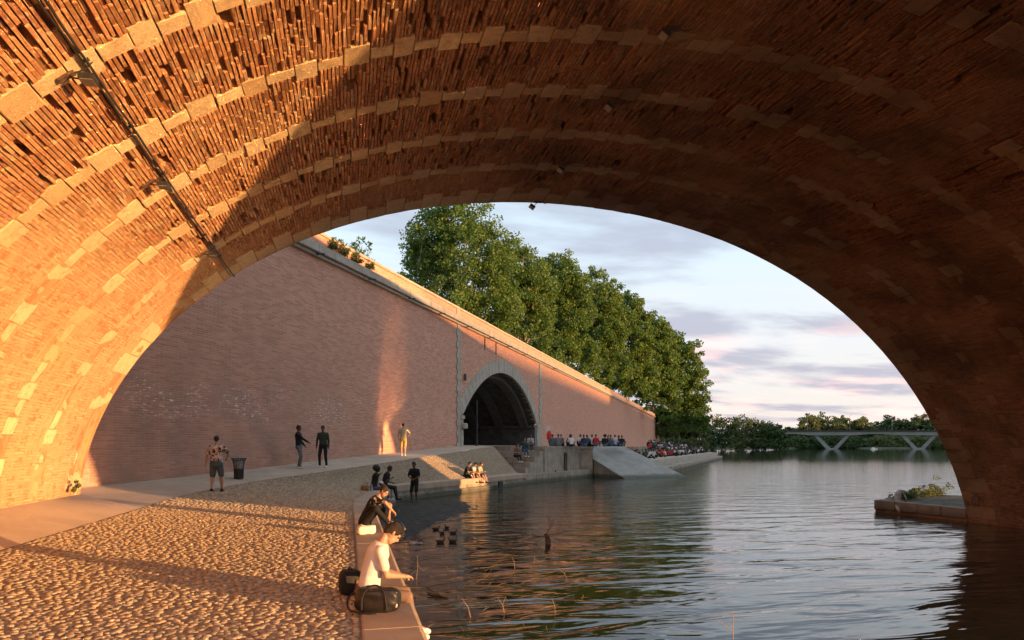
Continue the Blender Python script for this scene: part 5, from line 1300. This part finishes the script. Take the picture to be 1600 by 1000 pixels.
# --- far crowd: prototypes, then copies
def copy_tree(o, parent=None):
    c = o.copy(); col.objects.link(c); c.parent = parent
    for ch in o.children: copy_tree(ch, c)
    return c
CROWD = []
COLS = [('black', 'dark'), ('navy', 'dark'), ('white', 'white'), ('slate', 'dark'), ('red', 'red'), ('lgrey', 'pale grey'), ('pink', 'pink'), ('olive', 'dark')]
protos = []; NAMES_ = ['black', 'navy', 'white', 'blue grey', 'red', 'pale grey', 'pink', 'olive']
for i, (c, w) in enumerate(COLS):
    r_, _ = person('person in %s clothes sitting in the crowd on the lower quay' % w, (0, 0, -50), 0, sit(lean=rnd.uniform(4, 22), bend=6, head=(rnd.uniform(0, 20), 0), hl=(-.16, .36, .26), hr=(.16, .36, .26), fl=(-.18, .5, .06), fr=(.18, .5, .06), kl=(-.6, .2, 1), kr=(.6, .2, 1)), ['skin', 'skin_s', 'skin_d'][i % 3], 'hair', ['short', 'long'][i % 2], C[c], 1.6, C['black'], .95, M['black'], 1.0, .035, 'crowd sitting on the lower quay, %s clothes' % w, name='person')
    protos.append((r_, w))
u_ = (LQ1 - LQ0).normalized(); o_ = Vector((u_.y, -u_.x, 0)); spots = []; rc = random.Random(99); LL = (LQ1 - LQ0).length
t = 8.0
while t < LL - 4:
    rows_ = 2 if t < 22 else (4 if t > 30 else 3)
    for k in range(rows_):
        if rc.random() < .22: continue
        spots.append((t + rc.uniform(-.4, .4), -.5 - k * 1.3 - rc.uniform(0, .4), k if t > 24 else 0))
    t += rc.uniform(.9, 1.25) if t < 40 else rc.uniform(1.6, 2.6)
usedp = set()
for j, (t, off, tier) in enumerate(spots[:175]):
    near_red = 10 < t < 26 and rc.random() < .35
    k = (4 if rc.random() < .6 else 6) if near_red else rc.choice([0, 1, 3, 7, 0, 2, 5, 3, 7, 2])
    r_, w = protos[k]; c = r_ if k not in usedp else copy_tree(r_); usedp.add(k); pos = LQ0 + u_ * t + o_ * off; c.location = (pos.x, pos.y, 1.225 + .38 * tier); c.rotation_euler = (0, 0, rc.uniform(0, 2 * PI)); g = rc.uniform(.92, 1.06)
    c['group'] = 'crowd sitting on the lower quay'; c['label'] = 'person in %s seated in the %s row of the crowd, %s' % (NAMES_[k], ['front', 'second', 'third', 'back'][min(3, int((-off - .5) / 1.25))], 'nearest the slipway' if t < 30 else ('halfway along' if t < 62 else 'at the far end')); c.scale = (g, g, g)
for k, (r_, w) in enumerate(protos):
    if k not in usedp: r_.location = (LQ0 + u_ * (30 + k) - o_ * 3); r_.location.z = 1.225
for i, (px, d, c, lab) in enumerate([(1024, 98, 'black', 'person in black standing out from the seated crowd against the wall'), (1032.5, 112, 'pink', 'person in pink standing right of the one in black against the wall end'), (977.5, 62, 'black', 'person in black whose head shows just above the top right of the slipway')]):
    q = at(px, d, 1.22)
    person(lab, q, TOCAM(q) + i, dict(fl=(-.1, .02, .07), fr=(.1, 0, .07)) if i < 2 else sit(), 'skin_s', 'hair', 'long' if i < 2 else 'short', C[c], 1.6, C['black'], .98, M['black'], 1.0, .035)
for i, (px, d) in enumerate([(1090.5, 122), (1094.5, 124), (1098, 126)]):
    q = at(px, d, 1.22); r_ = empty('parasol', q); tag(r_, 'closed white parasol at the far end of the crowd, ' + ['left', 'middle', 'right'][i] + ' one of three', 'parasol', 'closed white parasols'); b = MB(); b.cone((0, 0, 0), (0, 0, 2.6), .04, .04, 6); b.build('pole', M['white'], r_)
    b = MB(); b.cone((0, 0, .8), (0, 0, 1.7), .26, .20, 8); b.cone((0, 0, 1.7), (0, 0, 2.7), .20, .03, 8); b.build('canopy', C['white'], r_)

# ================================================================== THINGS
def litter_bin():
    p = G(373, 24.9); r = empty('litter_bin', p, .2); r.scale = (.8, .8, .88); tag(r, 'dark litter bin with a clear plastic bag standing against the quay wall', 'litter bin')
    b = MB()
    for k in range(18):
        a = 2 * PI * k / 18; c, s = math.cos(a), math.sin(a); b.tube([(.20 * c, .20 * s, .04), (.21 * c, .21 * s, .5), (.26 * c, .26 * s, .76), (.33 * c, .33 * s, .86)], .011, 5)
    b.build('bars', M['iron'], r)
    for z, rr in ((.04, .205), (.42, .215), (.76, .265), (.86, .33)):
        b = MB(); b.tube([(rr * math.cos(a), rr * math.sin(a), z) for a in np.linspace(0, 2 * PI, 19)], .014, 6); b.build('hoop', M['iron'], r)
    b = MB(); b.cone((0, 0, .02), (0, 0, .40), .195, .20, 18); b.build('bin_body', M['bin'], r); b.mesh
    b = MB(); n = 18
    V = []; 
    for j, (z, rr) in enumerate(((.40, .18), (.55, .20), (.72, .22), (.84, .27), (.87, .30))):
        for i in range(n): a = 2 * PI * i / n; q = rr * (1 + .14 * (vnoise(i * .9, j * 1.7 + 3) - .5)); V.append((q * math.cos(a), q * math.sin(a), z))
    b.add(V, [(j * n + i, j * n + (i + 1) % n, (j + 1) * n + (i + 1) % n, (j + 1) * n + i) for j in range(4) for i in range(n)]); b.build('plastic_bag', M['plastic'], r, smooth=True)
litter_bin()
def lifebuoy():
    p = on(857, 54.5, LZ); r = empty('lifebuoy_post', p, TOCAM(p)); tag(r, 'white post with a red lifebuoy case at the left end of the landing', 'lifebuoy')
    b = MB(); b.box((0, 0, .8), (.08, .08, 1.6)); b.build('post', M['white'], r); b = MB(); b.box((.02, .02, 1.28), (.26, .05, .56)); b.build('notice_board', M['white'], r)
    b = MB(); b.ball((-.06, .12, .82), (.20, .11, .42), 12, 10); b.build('buoy_case', M['red'], r, smooth=True)
lifebuoy()
b = MB(); p = wallp(13.1, 2.45, .9); b.cone(p, p + Vector((0, 0, 3.45)), .06, .045, 8); b.cone(p, p + Vector((0, 0, .12)), .12, .10, 8); o = b.build('metal_post', M['iron']); tag(o, 'tall thin dark post standing at the left side of the tunnel mouth', 'post')
b = MB(); b.box((0, 0, 0), (.62, .34, .42)); o = b.build('meter_box', M['greystone'], None, loc=wallp(12.2, 3.95, .26), rot=(0, 0, math.atan2(.868, .497))); bv = o.modifiers.new('b', 'BEVEL'); bv.width = .1; bv.segments = 3; tag(o, 'rounded pale box fixed on the left jamb of the tunnel', 'box')
b = MB(); b.box((0, 0, 0), (.22, .12, .5)); o = b.build('wall_lantern', M['iron'], None, loc=wallp(12.6, 7.6, .16), rot=(0, 0, math.atan2(.868, .497))); tag(o, 'small dark fitting on the tunnel arch above its left foot', 'wall lamp')
def ducks():
    for i, (px, py, a, lab) in enumerate([(681, 826, .3, 'leftmost duck of the back row'), (698, 824, 2.2, 'middle duck of the back row, head turned'), (691, 832, 1.2, 'small duck in the middle of the flock'), (708, 832, .5, 'duck on the right of the flock'), (688, 846, 0, 'nearest duck on the left, brown head lit by the sun'), (707, 845, 3.0, 'nearest duck on the right')]):
        p = atz(px, py + 2, 0); r = empty('duck', p, a - TH); r.scale = (.5, .5, .5); tag(r, lab + ' on the calm water', 'duck', 'ducks near the mud bank'); b = MB(); b.ball((0, 0, .06), (.21, .10, .085), 12, 8); b.capsule((-.15, 0, .09), (-.26, 0, .13), .05, .015, 8); b.capsule((.15, 0, .09), (.20, 0, .19), .038, .03, 8); b.ball((.215, 0, .21), (.048, .036, .04), 8, 6)
        remesh(b, 'body', .016, M['duck'], r, 2); b = MB(); b.ball((.215, 0, .213), (.052, .040, .044), 8, 6); b.build('head_feathers', M['duckh'], r, smooth=True); b = MB(); b.box((.285, 0, .20), (.06, .028, .014)); b.build('bill', M['wicker'], r)
        for s_ in (-1, 1): b = MB(); b.ball((-.03, s_ * .075, .085), (.16, .035, .055), 8, 6); b.build('wing', M['duck'], r, smooth=True)
ducks()
def branchy(b, p, d, L, r, depth, rr, flat=.6):
    if depth == 0 or r < .0025: return
    n = 4; pts = [Vector(p)]; dd = Vector(d)
    for i in range(n): dd = (dd + Vector((rr.uniform(-.3, .3), rr.uniform(-.3, .3), rr.uniform(-.25, .2) * flat))).normalized(); pts.append(pts[-1] + dd * L / n)
    b.tube(pts, [r * (1 - .14 * i) for i in range(n + 1)], 5)
    for k in range(rr.choice([2, 3, 3])):
        i = rr.randrange(1, n + 1); nd = (dd + Vector((rr.uniform(-1, 1), rr.uniform(-1, 1), rr.uniform(-.3, .7) * flat))).normalized(); branchy(b, pts[i], nd, L * rr.uniform(.45, .7), r * .55, depth - 1, rr, flat)
def snag():
    rr = random.Random(11); p = atz(858, 850, 0); b = MB(); b.tube([p + Vector((0, 0, -.3)), p + Vector((-.03, .02, .12)), p + Vector((-.08, .05, .26))], [.085, .07, .04], 8)
    o = b.build('snag', M['wood'], smooth=True); tag(o, 'dark dead branch sticking out of the water beyond the ducks', 'driftwood'); b = MB(); t = p + Vector((-.05, .03, .36))
    for d in ((-1, .1, -.15), (-.9, -.4, -.2), (-1, .3, .0), (.9, .3, -.1), (.3, .2, 1.2), (1, -.2, .1)): branchy(b, t + Vector((0, 0, -.15)), Vector(d).normalized(), rr.uniform(.32, .55), .011, 4, rr, .6)
    b.build('twigs', M['wood'], o)
    for i, (px, py, L, dirs, lab) in enumerate([(620, 918, 2.0, (1, .05, .0), 'long floating branch reaching right from the seated person'), (668, 926, .9, (.9, -.55, 0), 'thinner floating branch lying below the long one'), (735, 868, 1.3, (1, .2, 0), 'low tangle of floating twigs left of the dead branch'), (655, 822, 1.2, (1, .3, 0), 'twigs washed up on the edge of the mud bank'), (612, 846, .8, (1, .1, 0), 'small twigs on the water beside the floating bottle')]):
        b = MB(); branchy(b, atz(px, py, .02), Vector(dirs).normalized(), L, .016, 4, random.Random(30 + i), .25); o = b.build('floating_branch', M['wood']); tag(o, lab, 'branch')
snag()
def stems():
    L = [((652, 867), (650, 905), 'upright pale reed behind the long floating branch'), ((722, 935), (738, 965), 'bent pale stem in the middle foreground'), ((778, 935), (790, 958), 'straight pale stem right of the bent ones'), ((862, 935), (868, 960), 'short pale stem over the green reflection'), ((835, 868), (833, 880), 'pale stem standing far out'), ((800, 870), (805, 890), 'thin stem beside the far pale one'), ((1143, 945), (1145, 1000), 'tall thin stem at the bottom edge of the picture'), ((872, 888), (890, 905), 'slanting stem near the reflected wall')]
    for i, (a, c, lab) in enumerate(L):
        p = atz(c[0], c[1], 0); d = (H) * F / (c[1] - YH); top = at(a[0], d, H + (YH - a[1]) / F * d); b = MB(); m = p.lerp(top, .55) + Vector((.02, 0, 0)); b.tube([p + Vector((0, 0, -.1)), m, top], [.006, .0045, .002], 5); hx = (.10, -.07, .04, 0, .12, 0, -.05, .06)[i]; hz_ = (-.10, .08, .12, 0, -.06, 0, .10, .05)[i]
        if hx: b.tube([m, m + Vector((hx, 0, hz_)), m + Vector((hx * 1.8, 0, hz_ * .4))], [.003, .0025, .001], 4) 
        if i in (6,): b.tube([p.lerp(top, .25), p.lerp(top, .55) + Vector((-.22, 0, .03))], [.005, .002], 4)
        o = b.build('dry_stem', M['straw']); tag(o, lab, 'stem', 'dry stems in the river')
    rr = random.Random(5)
    b = MB()
    for i in range(60):
        px = rr.gauss(760, 60); py = rr.uniform(850, 985); p = atz(px, py, .012); a = rr.uniform(0, PI); l = rr.uniform(.05, .25); u = Vector((math.cos(a), math.sin(a), 0)) * l; b.tube([p - u, p + Vector((0, 0, .015)), p + u + Vector((rr.uniform(-.05, .05), 0, 0))], [.0015, .0028, .001], 4)
    o = b.build('floating_straw', M['straw']); tag(o, 'scattered straw and twigs floating on the water', 'debris', kind='stuff')
stems()
